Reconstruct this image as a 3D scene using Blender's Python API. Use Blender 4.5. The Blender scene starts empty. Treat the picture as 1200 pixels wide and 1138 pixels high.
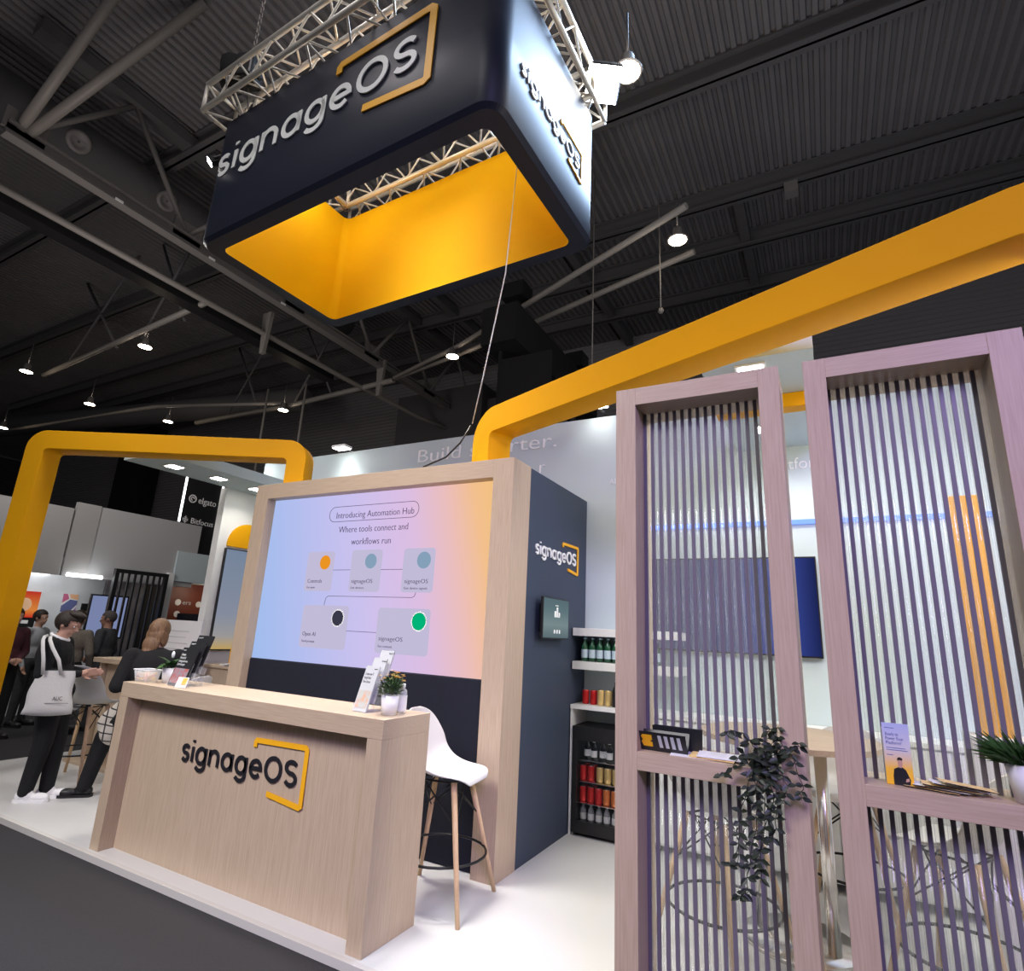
import bpy, bmesh, math, random
from math import sin, cos, pi, radians, sqrt
from mathutils import Vector, Matrix
random.seed(7)
SC = bpy.context.scene
COL = SC.collection
SC.view_settings.view_transform = 'Standard'
SC.view_settings.look = 'None'
SC.view_settings.gamma = 1.0
SC.view_settings.exposure = -0.13
SC.view_settings.use_curve_mapping = False

# ---------------------------------------------------------------- materials
MATS = {}
def mat(name, col, rough=0.5, metal=0.0, emit=None, es=0.0, noise=0.0, nscale=8.0, nstretch=(1, 1, 1),
        col2=None, bump=0.0, spec=0.5, coat=0.0, trans=0.0, ior=1.45, alpha=1.0, sheen=0.0):
    if name in MATS: return MATS[name]
    m = bpy.data.materials.new(name); m.use_nodes = True
    nt = m.node_tree; b = nt.nodes['Principled BSDF']
    b.inputs['Base Color'].default_value = (*col, 1)
    b.inputs['Roughness'].default_value = rough
    b.inputs['Metallic'].default_value = metal
    b.inputs['Specular IOR Level'].default_value = spec
    b.inputs['Coat Weight'].default_value = coat
    b.inputs['Transmission Weight'].default_value = trans
    b.inputs['IOR'].default_value = ior
    b.inputs['Alpha'].default_value = alpha
    b.inputs['Sheen Weight'].default_value = sheen
    if emit is not None:
        b.inputs['Emission Color'].default_value = (*emit, 1)
        b.inputs['Emission Strength'].default_value = es
    if noise > 0 or bump > 0:
        tc = nt.nodes.new('ShaderNodeTexCoord'); mp = nt.nodes.new('ShaderNodeMapping')
        mp.inputs['Scale'].default_value = nstretch
        n = nt.nodes.new('ShaderNodeTexNoise'); n.inputs['Scale'].default_value = nscale
        n.inputs['Detail'].default_value = 5
        nt.links.new(tc.outputs['Object'], mp.inputs['Vector']); nt.links.new(mp.outputs[0], n.inputs['Vector'])
        if noise > 0:
            r = nt.nodes.new('ShaderNodeMapRange')
            r.inputs['From Min'].default_value = 0.3; r.inputs['From Max'].default_value = 0.7
            nt.links.new(n.outputs['Fac'], r.inputs['Value'])
            mx = nt.nodes.new('ShaderNodeMix'); mx.data_type = 'RGBA'
            c2 = col2 if col2 else tuple(max(0, c * (1 - noise)) for c in col)
            mx.inputs[6].default_value = (*col, 1); mx.inputs[7].default_value = (*c2, 1)
            nt.links.new(r.outputs[0], mx.inputs[0]); nt.links.new(mx.outputs[2], b.inputs['Base Color'])
        if bump > 0:
            bp = nt.nodes.new('ShaderNodeBump'); bp.inputs['Strength'].default_value = bump
            bp.inputs['Distance'].default_value = 0.01
            nt.links.new(n.outputs['Fac'], bp.inputs['Height']); nt.links.new(bp.outputs[0], b.inputs['Normal'])
    MATS[name] = m
    return m

WOODC = (0.52, 0.405, 0.295); WOODD = (0.435, 0.33, 0.23)
def wood(name, stretch, c=WOODC, d=WOODD):
    return mat(name, c, rough=0.45, noise=1, nscale=5.0, nstretch=stretch, col2=d, spec=0.35, bump=0.04)
M_WOODV = wood('oak_laminate_upright', (26, 26, 1.1))
M_WOODH = wood('oak_laminate_level', (1.1, 26, 26))
M_LEG = wood('beech_leg', (20, 20, 1.5), (0.66, 0.46, 0.28), (0.56, 0.38, 0.22))
M_WHITE = mat('white_paint', (0.80, 0.81, 0.80), 0.5)
M_WALL = mat('pale_fabric_wall', (0.55, 0.645, 0.665), 0.8, noise=0.04, nscale=2)
M_WALLW = mat('warm_white_wall', (0.74, 0.74, 0.71), 0.75)
M_NAVY = mat('navy_fabric', (0.045, 0.060, 0.095), 0.55, noise=0.12, nscale=140, spec=0.35)
M_NAVYD = mat('navy_upholstery', (0.006, 0.008, 0.018), 0.9, noise=0.2, nscale=60)
M_SIGN = mat('navy_stretch_fabric', (0.009, 0.012, 0.026), 0.48, spec=0.30)
M_YEL = mat('yellow_paint', (0.80, 0.375, 0.001), 0.6, spec=0.2, noise=0.03, nscale=3)
M_YELF = mat('yellow_stretch_fabric', (0.76, 0.43, 0.001), 0.8, spec=0.15)
M_YLOGO = mat('yellow_logo', (0.85, 0.42, 0.01), 0.5)
M_WLOGO = mat('white_logo', (0.78, 0.80, 0.78), 0.5)
M_WLOGOL = mat('pale_print', (0.92, 0.95, 0.95), 0.7)
M_KLOGO = mat('black_logo', (0.012, 0.012, 0.016), 0.5)
M_BLACK = mat('black_plastic', (0.012, 0.012, 0.013), 0.4)
M_BLACKM = mat('black_cloth', (0.008, 0.008, 0.009), 0.95, bump=0.2, nscale=30)
M_ALU = mat('aluminium_truss', (0.74, 0.70, 0.63), 0.35, metal=0.3)
M_CHROME = mat('chrome', (0.86, 0.84, 0.80), 0.22, metal=1.0)
M_STEEL = mat('grey_painted_steel', (0.16, 0.15, 0.145), 0.6)
M_STEELD = mat('dark_painted_steel', (0.085, 0.082, 0.085), 0.7)
M_PIPE = mat('dull_pipe', (0.20, 0.185, 0.17), 0.5)
M_DECK = mat('roof_decking', (0.16, 0.152, 0.158), 0.75, noise=0.25, nscale=0.6)
M_CLAD = mat('dark_cladding', (0.20, 0.19, 0.20), 0.7)
M_DARKC = mat('dark_concrete', (0.06, 0.058, 0.06), 0.85)
M_CARPET = mat('charcoal_carpet', (0.026, 0.025, 0.028), 0.95, noise=0.35, nscale=180, bump=0.3)
M_FLOORW = mat('white_floor_panel', (0.60, 0.60, 0.585), 0.28, noise=0.03, nscale=1.5)
M_EDGE = mat('grey_floor_edge', (0.55, 0.53, 0.50), 0.5)
M_SEAT = mat('white_shell_plastic', (0.66, 0.65, 0.635), 0.35)
M_WIRE = mat('black_wire', (0.01, 0.01, 0.01), 0.35, metal=0.3)
M_SLAT = mat('lilac_grey_slat', (0.15, 0.135, 0.165), 0.35)
M_LEAF = mat('dark_green_leaf', (0.012, 0.022, 0.011), 0.45, noise=0.5, nscale=25)
M_LEAF2 = mat('fresh_green_leaf', (0.05, 0.13, 0.03), 0.5, noise=0.5, nscale=25)
M_POT = mat('white_ceramic', (0.80, 0.80, 0.80), 0.3)
M_PETAL = mat('orange_petal', (0.85, 0.40, 0.05), 0.6, noise=1, col2=(0.8, 0.55, 0.15), nscale=60)
M_PAPER = mat('white_paper', (0.80, 0.80, 0.80), 0.5)
M_PAPERG = mat('grey_paper', (0.52, 0.54, 0.55), 0.5)
M_PAPERK = mat('black_paper', (0.015, 0.016, 0.018), 0.35)
M_PHOTO = mat('printed_photo', (0.45, 0.10, 0.08), 0.4, noise=1, col2=(0.25, 0.30, 0.36), nscale=40)
M_PHOTO2 = mat('printed_photo_hands', (0.62, 0.33, 0.20), 0.4, noise=1, col2=(0.35, 0.62, 0.66), nscale=22)
M_ACR = mat('clear_acrylic', (0.95, 0.96, 1.0), 0.05, alpha=0.09, spec=0.8)
M_CLEAR = mat('clear_plastic', (0.9, 0.93, 0.95), 0.08, alpha=0.3, spec=0.8)
M_SKIN = mat('skin', (0.52, 0.30, 0.22), 0.55)
M_SKIN2 = mat('darker_skin', (0.36, 0.19, 0.13), 0.55)
M_HAIRK = mat('dark_brown_hair', (0.022, 0.014, 0.010), 0.6, bump=0.5, nscale=60)
M_HAIRG = mat('greying_hair', (0.07, 0.06, 0.055), 0.7, bump=0.4, nscale=60)
M_HAIRB = mat('blonde_hair', (0.27, 0.155, 0.08), 0.55, noise=1, col2=(0.10, 0.052, 0.026), nscale=14, nstretch=(9, 9, 0.7), bump=0.4)
def emis(name, col, s):
    m = bpy.data.materials.new(name); m.use_nodes = True; nt = m.node_tree
    nt.nodes.remove(nt.nodes['Principled BSDF'])
    e = nt.nodes.new('ShaderNodeEmission'); e.inputs[0].default_value = (*col, 1); e.inputs[1].default_value = s
    nt.links.new(e.outputs[0], nt.nodes['Material Output'].inputs[0]); MATS[name] = m
    return m
M_LAMP = emis('lamp_lens_warm', (1.0, 0.86, 0.68), 30)
M_LAMPW = emis('lamp_lens_white', (1.0, 0.97, 0.92), 22)
M_TUBE = emis('light_tube', (0.95, 0.97, 1.0), 4)
M_BLUELED = emis('blue_led_strip', (0.16, 0.28, 1.0), 2.2)
M_CARD = emis('screen_card', (0.73, 0.68, 0.93), 0.80)
M_CARDTXT = emis('screen_text', (0.16, 0.12, 0.24), 0.6)
M_SORANGE = emis('screen_orange', (1.0, 0.36, 0.02), 0.9)
M_SBLUE = emis('screen_light_blue', (0.32, 0.48, 0.66), 0.8)
M_SDARK = emis('screen_dark_grey', (0.06, 0.06, 0.10), 0.8)
M_SGREEN = emis('screen_green', (0.0, 0.58, 0.24), 0.9)

def grad_mat(name, stops_x, x0, x1, axis=0, axis2=None, strength=0.9):
    """emissive screen image: colour ramp along local x (axis) plus a tilt along axis2"""
    m = bpy.data.materials.new(name); m.use_nodes = True; nt = m.node_tree
    nt.nodes.remove(nt.nodes['Principled BSDF'])
    tc = nt.nodes.new('ShaderNodeTexCoord'); sp = nt.nodes.new('ShaderNodeSeparateXYZ')
    nt.links.new(tc.outputs['Object'], sp.inputs[0])
    mr = nt.nodes.new('ShaderNodeMapRange'); mr.inputs['From Min'].default_value = x0; mr.inputs['From Max'].default_value = x1
    src = sp.outputs[axis]
    if axis2 is not None:
        ma = nt.nodes.new('ShaderNodeMath'); ma.operation = 'MULTIPLY_ADD'
        ma.inputs[1].default_value = axis2[1]
        nt.links.new(sp.outputs[axis2[0]], ma.inputs[0]); nt.links.new(src, ma.inputs[2]); src = ma.outputs[0]
    nt.links.new(src, mr.inputs['Value'])
    cr = nt.nodes.new('ShaderNodeValToRGB')
    els = cr.color_ramp.elements
    while len(els) < len(stops_x): els.new(0.5)
    for e, (p, c) in zip(els, stops_x): e.position = p; e.color = (*c, 1)
    nt.links.new(mr.outputs[0], cr.inputs[0])
    e = nt.nodes.new('ShaderNodeEmission'); e.inputs[1].default_value = strength
    nt.links.new(cr.outputs[0], e.inputs[0]); nt.links.new(e.outputs[0], nt.nodes['Material Output'].inputs[0])
    MATS[name] = m
    return m

# ---------------------------------------------------------------- mesh builder
def ortho(d):
    d = Vector(d).normalized()
    a = Vector((0, 0, 1)) if abs(d.z) < 0.9 else Vector((1, 0, 0))
    u = d.cross(a).normalized(); v = d.cross(u).normalized()
    return u, v
class MB:
    def __init__(s): s.v = []; s.f = []; s.mi = []; s.sm = []
    def add(s, vs, fs, mi=0, smooth=False):
        o = len(s.v); s.v += [tuple(v) for v in vs]
        for f in fs: s.f.append(tuple(i + o for i in f)); s.mi.append(mi); s.sm.append(smooth)
        return s
    def box(s, x0, x1, y0, y1, z0, z1, mi=0, M=None):
        vs = [Vector((x, y, z)) for z in (z0, z1) for y in (y0, y1) for x in (x0, x1)]
        if M: vs = [M @ v for v in vs]
        return s.add(vs, [(0, 2, 3, 1), (4, 5, 7, 6), (0, 1, 5, 4), (1, 3, 7, 5), (3, 2, 6, 7), (2, 0, 4, 6)], mi)
    def prism(s, poly, h0, h1, fn=None, mi=0, smooth=False):
        """poly: list of 2D pts (CCW seen from +h); fn(a,b,h)->xyz"""
        fn = fn or (lambda a, b, h: (a, b, h))
        n = len(poly)
        vs = [fn(a, b, h0) for a, b in poly] + [fn(a, b, h1) for a, b in poly]
        fs = [tuple(range(n - 1, -1, -1)), tuple(range(n, 2 * n))]
        o = len(s.v); s.v += [tuple(v) for v in vs]
        for f in fs: s.f.append(tuple(i + o for i in f)); s.mi.append(mi); s.sm.append(False)
        for i in range(n):
            j = (i + 1) % n
            s.f.append((o + i, o + j, o + n + j, o + n + i)); s.mi.append(mi); s.sm.append(smooth)
        return s
    def strip(s, outer, inner, h0, h1, fn, mi=0):
        """open band between two equal-length polylines, extruded"""
        n = len(outer); o = len(s.v)
        for h in (h0, h1):
            s.v += [tuple(fn(a, b, h)) for a, b in outer]; s.v += [tuple(fn(a, b, h)) for a, b in inner]
        def q(*f, sm=False): s.f.append(tuple(i + o for i in f)); s.mi.append(mi); s.sm.append(sm)
        for i in range(n - 1):
            q(i, i + 1, n + i + 1, n + i); q(2 * n + i, 3 * n + i, 3 * n + i + 1, 2 * n + i + 1)
            q(i, 2 * n + i, 2 * n + i + 1, i + 1, sm=True); q(n + i, n + i + 1, 3 * n + i + 1, 3 * n + i, sm=True)
        q(0, n, 3 * n, 2 * n); q(n - 1, 3 * n - 1, 4 * n - 1, 2 * n - 1)
        return s
    def cyl(s, p0, p1, r0, r1=None, seg=10, mi=0, cap=True, smooth=True):
        r1 = r0 if r1 is None else r1
        p0 = Vector(p0); p1 = Vector(p1); u, v = ortho(p1 - p0)
        o = len(s.v)
        for p, r in ((p0, r0), (p1, r1)):
            for k in range(seg):
                a = 2 * pi * k / seg; s.v.append(tuple(p + u * (r * cos(a)) + v * (r * sin(a))))
        for k in range(seg):
            j = (k + 1) % seg
            s.f.append((o + k, o + seg + k, o + seg + j, o + j)); s.mi.append(mi); s.sm.append(smooth)
        if cap:
            s.f.append(tuple(o + k for k in range(seg))); s.mi.append(mi); s.sm.append(False)
            s.f.append(tuple(o + seg + k for k in range(seg - 1, -1, -1))); s.mi.append(mi); s.sm.append(False)
        return s
    def tube(s, pts, r, seg=8, mi=0, closed=False, rs=None):
        pts = [Vector(p) for p in pts]; n = len(pts); o = len(s.v)
        u = None
        for i, p in enumerate(pts):
            if closed: d = pts[(i + 1) % n] - pts[i - 1]
            else: d = pts[min(i + 1, n - 1)] - pts[max(i - 1, 0)]
            d.normalize()
            if u is None: u, v = ortho(d)
            else:
                u = (u - d * u.dot(d)).normalized(); v = d.cross(u)
            rr = rs[i] if rs else r
            for k in range(seg):
                a = 2 * pi * k / seg; s.v.append(tuple(p + u * (rr * cos(a)) + v * (rr * sin(a))))
        m = n if closed else n - 1
        for i in range(m):
            i2 = (i + 1) % n
            for k in range(seg):
                j = (k + 1) % seg
                s.f.append((o + i * seg + k, o + i * seg + j, o + i2 * seg + j, o + i2 * seg + k)); s.mi.append(mi); s.sm.append(True)
        if not closed:
            s.f.append(tuple(o + k for k in range(seg - 1, -1, -1))); s.mi.append(mi); s.sm.append(False)
            s.f.append(tuple(o + (n - 1) * seg + k for k in range(seg))); s.mi.append(mi); s.sm.append(False)
        return s
    def lathe(s, prof, c=(0, 0, 0), seg=20, mi=0, smooth=True, mis=None):
        c = Vector(c); o = len(s.v); n = len(prof)
        for r, z in prof:
            for k in range(seg):
                a = 2 * pi * k / seg; s.v.append((c.x + r * cos(a), c.y + r * sin(a), c.z + z))
        for i in range(n - 1):
            for k in range(seg):
                j = (k + 1) % seg
                s.f.append((o + i * seg + k, o + i * seg + j, o + (i + 1) * seg + j, o + (i + 1) * seg + k))
                s.mi.append(mis[i] if mis else mi); s.sm.append(smooth)
        return s
    def ball(s, c, r, seg=12, rings=8, mi=0, M=None):
        if not hasattr(r, '__len__'): r = (r, r, r)
        c = Vector(c); o = len(s.v)
        vs = []
        for i in range(rings + 1):
            t = pi * i / rings
            for k in range(seg):
                a = 2 * pi * k / seg
                p = Vector((r[0] * sin(t) * cos(a), r[1] * sin(t) * sin(a), r[2] * cos(t)))
                if M: p = M @ p
                vs.append(tuple(c + p))
        s.v += vs
        for i in range(rings):
            for k in range(seg):
                j = (k + 1) % seg
                s.f.append((o + i * seg + k, o + (i + 1) * seg + k, o + (i + 1) * seg + j, o + i * seg + j)); s.mi.append(mi); s.sm.append(True)
        return s
    def build(s, name, mats, parent=None, loc=None, rotz=None, bevel=0, fix=True):
        me = bpy.data.meshes.new(name); me.from_pydata(s.v, [], s.f)
        if not isinstance(mats, (list, tuple)): mats = [mats]
        for m in mats: me.materials.append(m)
        me.polygons.foreach_set('material_index', s.mi); me.polygons.foreach_set('use_smooth', s.sm)
        if fix:
            bm = bmesh.new(); bm.from_mesh(me)
            bmesh.ops.remove_doubles(bm, verts=bm.verts, dist=1e-5)
            bmesh.ops.recalc_face_normals(bm, faces=bm.faces); bm.to_mesh(me); bm.free()
        me.update()
        o = bpy.data.objects.new(name, me); COL.objects.link(o)
        if parent: o.parent = parent
        if loc: o.location = loc
        if rotz: o.rotation_euler = (0, 0, rotz)
        if bevel:
            b = o.modifiers.new('bevel', 'BEVEL'); b.width = bevel; b.segments = 2; b.limit_method = 'ANGLE'; b.angle_limit = radians(50)
        return o

def tag(o, label, cat, group=None, kind=None):
    o['label'] = label; o['category'] = cat
    if group: o['group'] = group
    if kind: o['kind'] = kind
    return o
def thing(name, label, cat, loc=(0, 0, 0), rotz=0, group=None):
    o = bpy.data.objects.new(name, None); o.empty_display_size = 0.1; COL.objects.link(o)
    o.location = loc; o.rotation_euler = (0, 0, rotz)
    return tag(o, label, cat, group)
def struct(name, mb, m, label=None, cat=None, **k):
    o = mb.build(name, m, **k); o['kind'] = 'structure'
    if label: o['label'] = label; o['category'] = cat
    return o
def dup(root, loc, rotz=0, label=None, group=None):
    r = root.copy(); COL.objects.link(r); r.location = loc; r.rotation_euler = (0, 0, rotz)
    if label: r['label'] = label
    if group: r['group'] = group
    for ch in list(root.children):
        c = ch.copy(); COL.objects.link(c); c.parent = r
        for g in ch.children:
            d = g.copy(); COL.objects.link(d); d.parent = c
    return r

# frames for flat artwork: (origin, right vector, up vector)
def text(name, body, m, parent, org, right, up, width=None, size=0.1, ext=0.002, align='LEFT', xs=None, thin=0.0):
    """flat lettering as a mesh; org is the baseline start in parent space"""
    cu = bpy.data.curves.new(name, 'FONT'); cu.body = body; cu.size = size; cu.extrude = ext; cu.resolution_u = 3; cu.offset = -thin
    cu.align_x = align
    ob = bpy.data.objects.new(name, cu); COL.objects.link(ob)
    dg = bpy.context.evaluated_depsgraph_get(); dg.update()
    me = bpy.data.meshes.new_from_object(ob.evaluated_get(dg))
    COL.objects.unlink(ob); bpy.data.objects.remove(ob)
    xsv = [v.co.x for v in me.vertices]
    w = (max(xsv) - min(xsv)) if xsv else 1
    sx = (width / w) if width else (xs or 1)
    me.materials.clear(); me.materials.append(m)
    r = Vector(right).normalized(); u = Vector(up).normalized(); n = r.cross(u)
    for v in me.vertices:
        c = v.co.copy(); v.co = Vector(org) + r * (c.x * sx) + u * c.y + n * c.z
    me.name = name
    o = bpy.data.objects.new(name, me); COL.objects.link(o)
    if parent: o.parent = parent
    return o
def quadpoly(mb, pts, org, right, up, h0=0.0, h1=0.003, mi=0):
    r = Vector(right).normalized(); u = Vector(up).normalized(); n = r.cross(u); O = Vector(org)
    mb.prism(pts, h0, h1, lambda a, b, h: O + r * a + u * b + n * h, mi)
def rrect(x0, x1, y0, y1, r, seg=5):
    pts = []
    for cx, cy, a0 in ((x1 - r, y0 + r, -90), (x1 - r, y1 - r, 0), (x0 + r, y1 - r, 90), (x0 + r, y0 + r, 180)):
        for k in range(seg + 1):
            a = radians(a0 + 90 * k / seg); pts.append((cx + r * cos(a), cy + r * sin(a)))
    return pts
def thick_poly(pts, w):
    """mitred band along polyline -> (left, right) lists"""
    L = []; R = []
    n = len(pts)
    for i in range(n):
        p = Vector((*pts[i], 0)); a = Vector((*pts[max(i - 1, 0)], 0)); b = Vector((*pts[min(i + 1, n - 1)], 0))
        d1 = (p - a).normalized() if i > 0 else (b - p).normalized(); d2 = (b - p).normalized() if i < n - 1 else d1
        t = (d1 + d2).normalized(); nn = Vector((-t.y, t.x, 0)); k = 1 / max(0.4, nn.dot(Vector((-d1.y, d1.x, 0))))
        L.append((p.x + nn.x * w / 2 * k, p.y + nn.y * w / 2 * k)); R.append((p.x - nn.x * w / 2 * k, p.y - nn.y * w / 2 * k))
    return L, R
def arc(cx, cy, rx, ry, a0, a1, n=14):
    return [(cx + rx * cos(radians(a0 + (a1 - a0) * k / n)), cy + ry * sin(radians(a0 + (a1 - a0) * k / n))) for k in range(n + 1)]
def mark_strokes():
    """centre lines of the nine letters, x-height 1"""
    out = []; x = 0; G = .46; w = .46
    def put(polys, adv):
        nonlocal x
        for p in polys: out.append([(a + x, b) for a, b in p])
        x += adv + G
    S_ = lambda rx, h: arc(rx, h * .75, rx, h * .25, 28, 270) + arc(rx, h * .25, rx, h * .25, 90, -152)[1:]
    g = [arc(w, .5, w, .5, 0, 360, 24), [(2 * w, 1.05), (2 * w, -.05)] + arc(w, -.08, w, .38, 0, -150)[1:]]
    put([S_(.29, 1.0)], .58); put([[(0, 0), (0, 1)], [(0, 1.30), (0, 1.46)]], 0); put(g, 2 * w)
    put([[(0, 0), (0, 1.05)], arc(.42, .58, .42, .42, 180, 0) + [(.84, 0)]], .84)
    put([arc(w, .5, w, .5, 0, 360, 24), [(2 * w, 1.05), (2 * w, 0)]], 2 * w); put(g, 2 * w)
    put([[(0, .52), (2 * w, .52)] + arc(w, .5, w, .5, 0, 318, 22)[1:]], 2 * w)
    put([arc(.66, .69, .66, .69, 0, 360, 28)], 1.32); put([S_(.44, 1.38)], .88)
    return out, x - G
def logo(parent, org, right, up, W, m_txt, m_br, ext=0.004, name='logo_lettering'):
    """the company mark: lower-case word, capital OS, and the open flaring bracket. org = baseline left, W = lettering width"""
    r = Vector(right).normalized(); u = Vector(up).normalized(); n = r.cross(u); O = Vector(org) + n * ext
    st, tot = mark_strokes(); sx = W * .985 / tot; sy = W * .083; mb = MB()
    for p in st:
        L, R = thick_poly([(a * sx + W * .008, b * sy) for a, b in p], W * .0205)
        mb.strip(L, R, 0, 2 * ext, lambda a, b, h: O + r * a + u * b + n * (h - ext))
    t = mb.build(name, m_txt, parent)
    k = W / 1.09
    pts = [(0.705, 0.165), (0.705, 0.195), (0.715, 0.205), (1.135, 0.213), (1.15, 0.200), (1.15, -0.095), (1.135, -0.105), (0.86, -0.075)]
    pts = [(a * k, b * k) for a, b in pts]
    L, R = thick_poly(pts, 0.030 * k)
    mb = MB(); mb.strip(L, R, 0, 2 * ext, lambda a, b, h: O + r * a + u * b + n * (h - ext))
    b = mb.build('logo_bracket', m_br, parent); b['label'] = 'yellow open bracket of the logo'
    return t, b
# ================================================================ camera
cam = bpy.data.cameras.new('camera'); co = bpy.data.objects.new('camera', cam); COL.objects.link(co)
yaw, pitch, roll, F = -0.504117177, 0.251251499, 0.0499030545, 670.858
fw = Vector((sin(yaw) * cos(pitch), cos(yaw) * cos(pitch), sin(pitch)))
r0 = Vector((cos(yaw), -sin(yaw), 0)); u0 = r0.cross(fw)
rr = r0 * cos(roll) + u0 * sin(roll); uu = -r0 * sin(roll) + u0 * cos(roll)
mw = Matrix((rr, uu, -fw)).transposed().to_4x4(); mw.translation = (0, 0, 1.6)
co.matrix_world = mw
cam.sensor_fit = 'HORIZONTAL'; cam.sensor_width = 36; cam.lens = 36 * F / 1200; cam.clip_end = 200; cam.clip_start = 0.05
SC.camera = co

# ================================================================ hall shell
struct('floor', MB().box(-45, 12, -6, 22, -0.34, -0.04), M_CARPET)
CZ = 10.0
def corrugate(a0, a1, pitch, depth, fn, b0, b1):
    mb = MB(); n = int((a1 - a0) / pitch); pts = []
    for i in range(n):
        a = a0 + i * pitch
        pts += [(a, 0), (a + pitch * 0.42, 0), (a + pitch * 0.55, depth), (a + pitch * 0.87, depth)]
    vs = []
    for (a, h) in pts: vs += [fn(a, b0, h), fn(a, b1, h)]
    fs = [(2 * i, 2 * i + 1, 2 * i + 3, 2 * i + 2) for i in range(len(pts) - 1)]
    return mb.add(vs, fs)
struct('ceiling', corrugate(-42, 8, 0.15, 0.05, lambda a, b, h: (a, b, CZ + h), -5, 14.7), M_DECK, fix=False)
struct('deck_light_block', MB().box(-44, 9, -5.2, 15, 10.12, 10.2), M_DARKC)  # unseen slab added over the deck to block stray light between the ribs
struct('wall_back', corrugate(-0.04, 10.12, 0.125, 0.035, lambda a, b, h: (b, 14.6 + h, a), -44, 10), M_CLAD, fix=False)
struct('wall_left', corrugate(-0.04, 10, 0.2, 0.04, lambda a, b, h: (-41 - h, b, a), -5, 14.6), M_DARKC, fix=False)
mb = MB(); mb.box(-29.0, -26.6, 13.9, 14.55, -0.04, 10)
struct('trim_1', mb, M_BLACKM, 'broad black column against the far cladding at the left', 'column')
mb = MB(); mb.box(-11.4, -8.3, 13.0, 14.5, -0.04, 8.6); mb.box(-8.5, -7.2, 13.3, 14.5, -0.04, 8.2)
struct('trim_2', mb, M_DARKC, 'dark concrete block behind the pale back wall', 'wall block')

def beam_x(y, z, h, w, x0, x1, label, m=M_STEELD):
    mb = MB(); mb.box(x0, x1, y - w / 2, y + w / 2, z - h, z - h + 0.04); mb.box(x0, x1, y - 0.02, y + 0.02, z - h, z)
    mb.box(x0, x1, y - w / 2, y + w / 2, z - 0.04, z)
    tag(mb.build('roof_beam', m), label, 'roof beam')
beam_x(4.6, 10, .34, .22, -30, 6, 'dark roof beam crossing the deck high above the lit sign')
beam_x(7.17, 10, .34, .22, -30, 8, 'dark roof beam rising to the right past the bright square floodlight')
beam_x(9.82, 10, .34, .22, -30, 8, 'dark roof beam with a small grey junction box hanging on it')
beam_x(11.28, 10, .34, .22, -30, 8, 'dark roof beam just above the diagonal yellow bar, second from the far wall')
beam_x(13.0, 10, .30, .2, -30, 8, 'dark roof beam nearest the far ribbed wall')
for x, lab in ((-4.4, 'dark lengthwise roof rib left of the small warm lamp'), (-0.9, 'dark lengthwise roof rib to the right of the small warm lamp'), (-8.2, 'dark lengthwise roof rib behind the hanging sign')):
    mb = MB(); mb.box(x - .09, x + .09, 9.9, 14.55, 9.72, 9.98); tag(mb.build('roof_rib', M_STEELD), lab, 'roof rib')
mb = MB(); mb.box(-0.1, 0.12, 9.72, 9.92, 9.45, 9.66); tag(mb.build('junction_box', M_STEEL), 'small grey junction box under a dark roof beam at right', 'junction box')

# steel girder A: runs away from the viewer at the left, webs up to the deck
t = thing('steel_girder', 'grey steel lattice girder running away under the roof at the left', 'girder', (-9.45, 0, 8.0))
mb = MB()
mb.box(-.09, .09, 2.2, 14.4, -.11, -.08); mb.box(-.09, .09, 2.2, 14.4, .08, .11); mb.box(-.02, .02, 2.2, 14.4, -.08, .08)
mb.build('bottom_chord', M_STEEL, t)
MB().box(-.14, .14, 2.2, 14.4, 1.70, 1.90).build('top_chord', M_STEELD, t)
for i, y in enumerate((2.4, 4.8, 7.2, 9.6, 12.0)):
    mb = MB(); mb.cyl((0, y, .1), (0, y + 1.2, 1.75), .045, seg=6); mb.cyl((0, y + 2.4, .1), (0, y + 1.2, 1.75), .045, seg=6)
    mb.box(-.02, .02, y - .25, y + .25, .0, .34)
    mb.build('web_brace', M_STEEL, t)
for y in (3.6, 5.2, 6.8):
    MB().box(.091, .10, y, y + .12, -.11, -.07).build('marker_plate', M_WHITE, t)
mb = MB(); mb.cyl((-9.45, 2.35, 8.1), (-7.6, 2.45, 9.95), .07); mb2 = MB(); mb2.cyl((-9.42, 2.45, 8.1), (-7.05, 3.15, 9.95), .07)
tag(mb.build('roof_strut', M_PIPE), 'steep round roof strut in the top left corner', 'strut')
tag(mb2.build('roof_strut', M_PIPE), 'lower of the two round struts fanning from the girder end', 'strut')
# round pipe B + black tray
mb = MB(); mb.tube([(-10.1, 1.8, 7.5), (-10.1, 6, 7.5), (-10.1, 9.5, 7.5), (-9.9, 12.2, 7.45), (-9.3, 13.4, 7.3)], .06)
tag(mb.build('ceiling_pipe', M_PIPE), 'long dull pipe running away below the girder at left', 'pipe')
mb = MB(); mb.box(-10.62, -10.32, 1.8, 9.3, 7.42, 7.6)
tag(mb.build('cable_tray', M_BLACK), 'black cable tray beside the long pipe at left', 'cable tray')
for x, y, z, lab in ((-10.1, 7.1, 7.5, 'bracket post hanging near the lower left corner of the sign'), (-9.45, 10.0, 7.6, 'bracket post near the middle left of the sign bottom')):
    mb = MB(); mb.prism([(-.13, .95), (.13, .95), (.05, 0), (-.05, 0)], -.04, .04, lambda a, b, h: (x + a, y + h, z - .45 + b))
    tag(mb.build('hanger_bracket', M_PIPE), lab, 'bracket')
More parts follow.
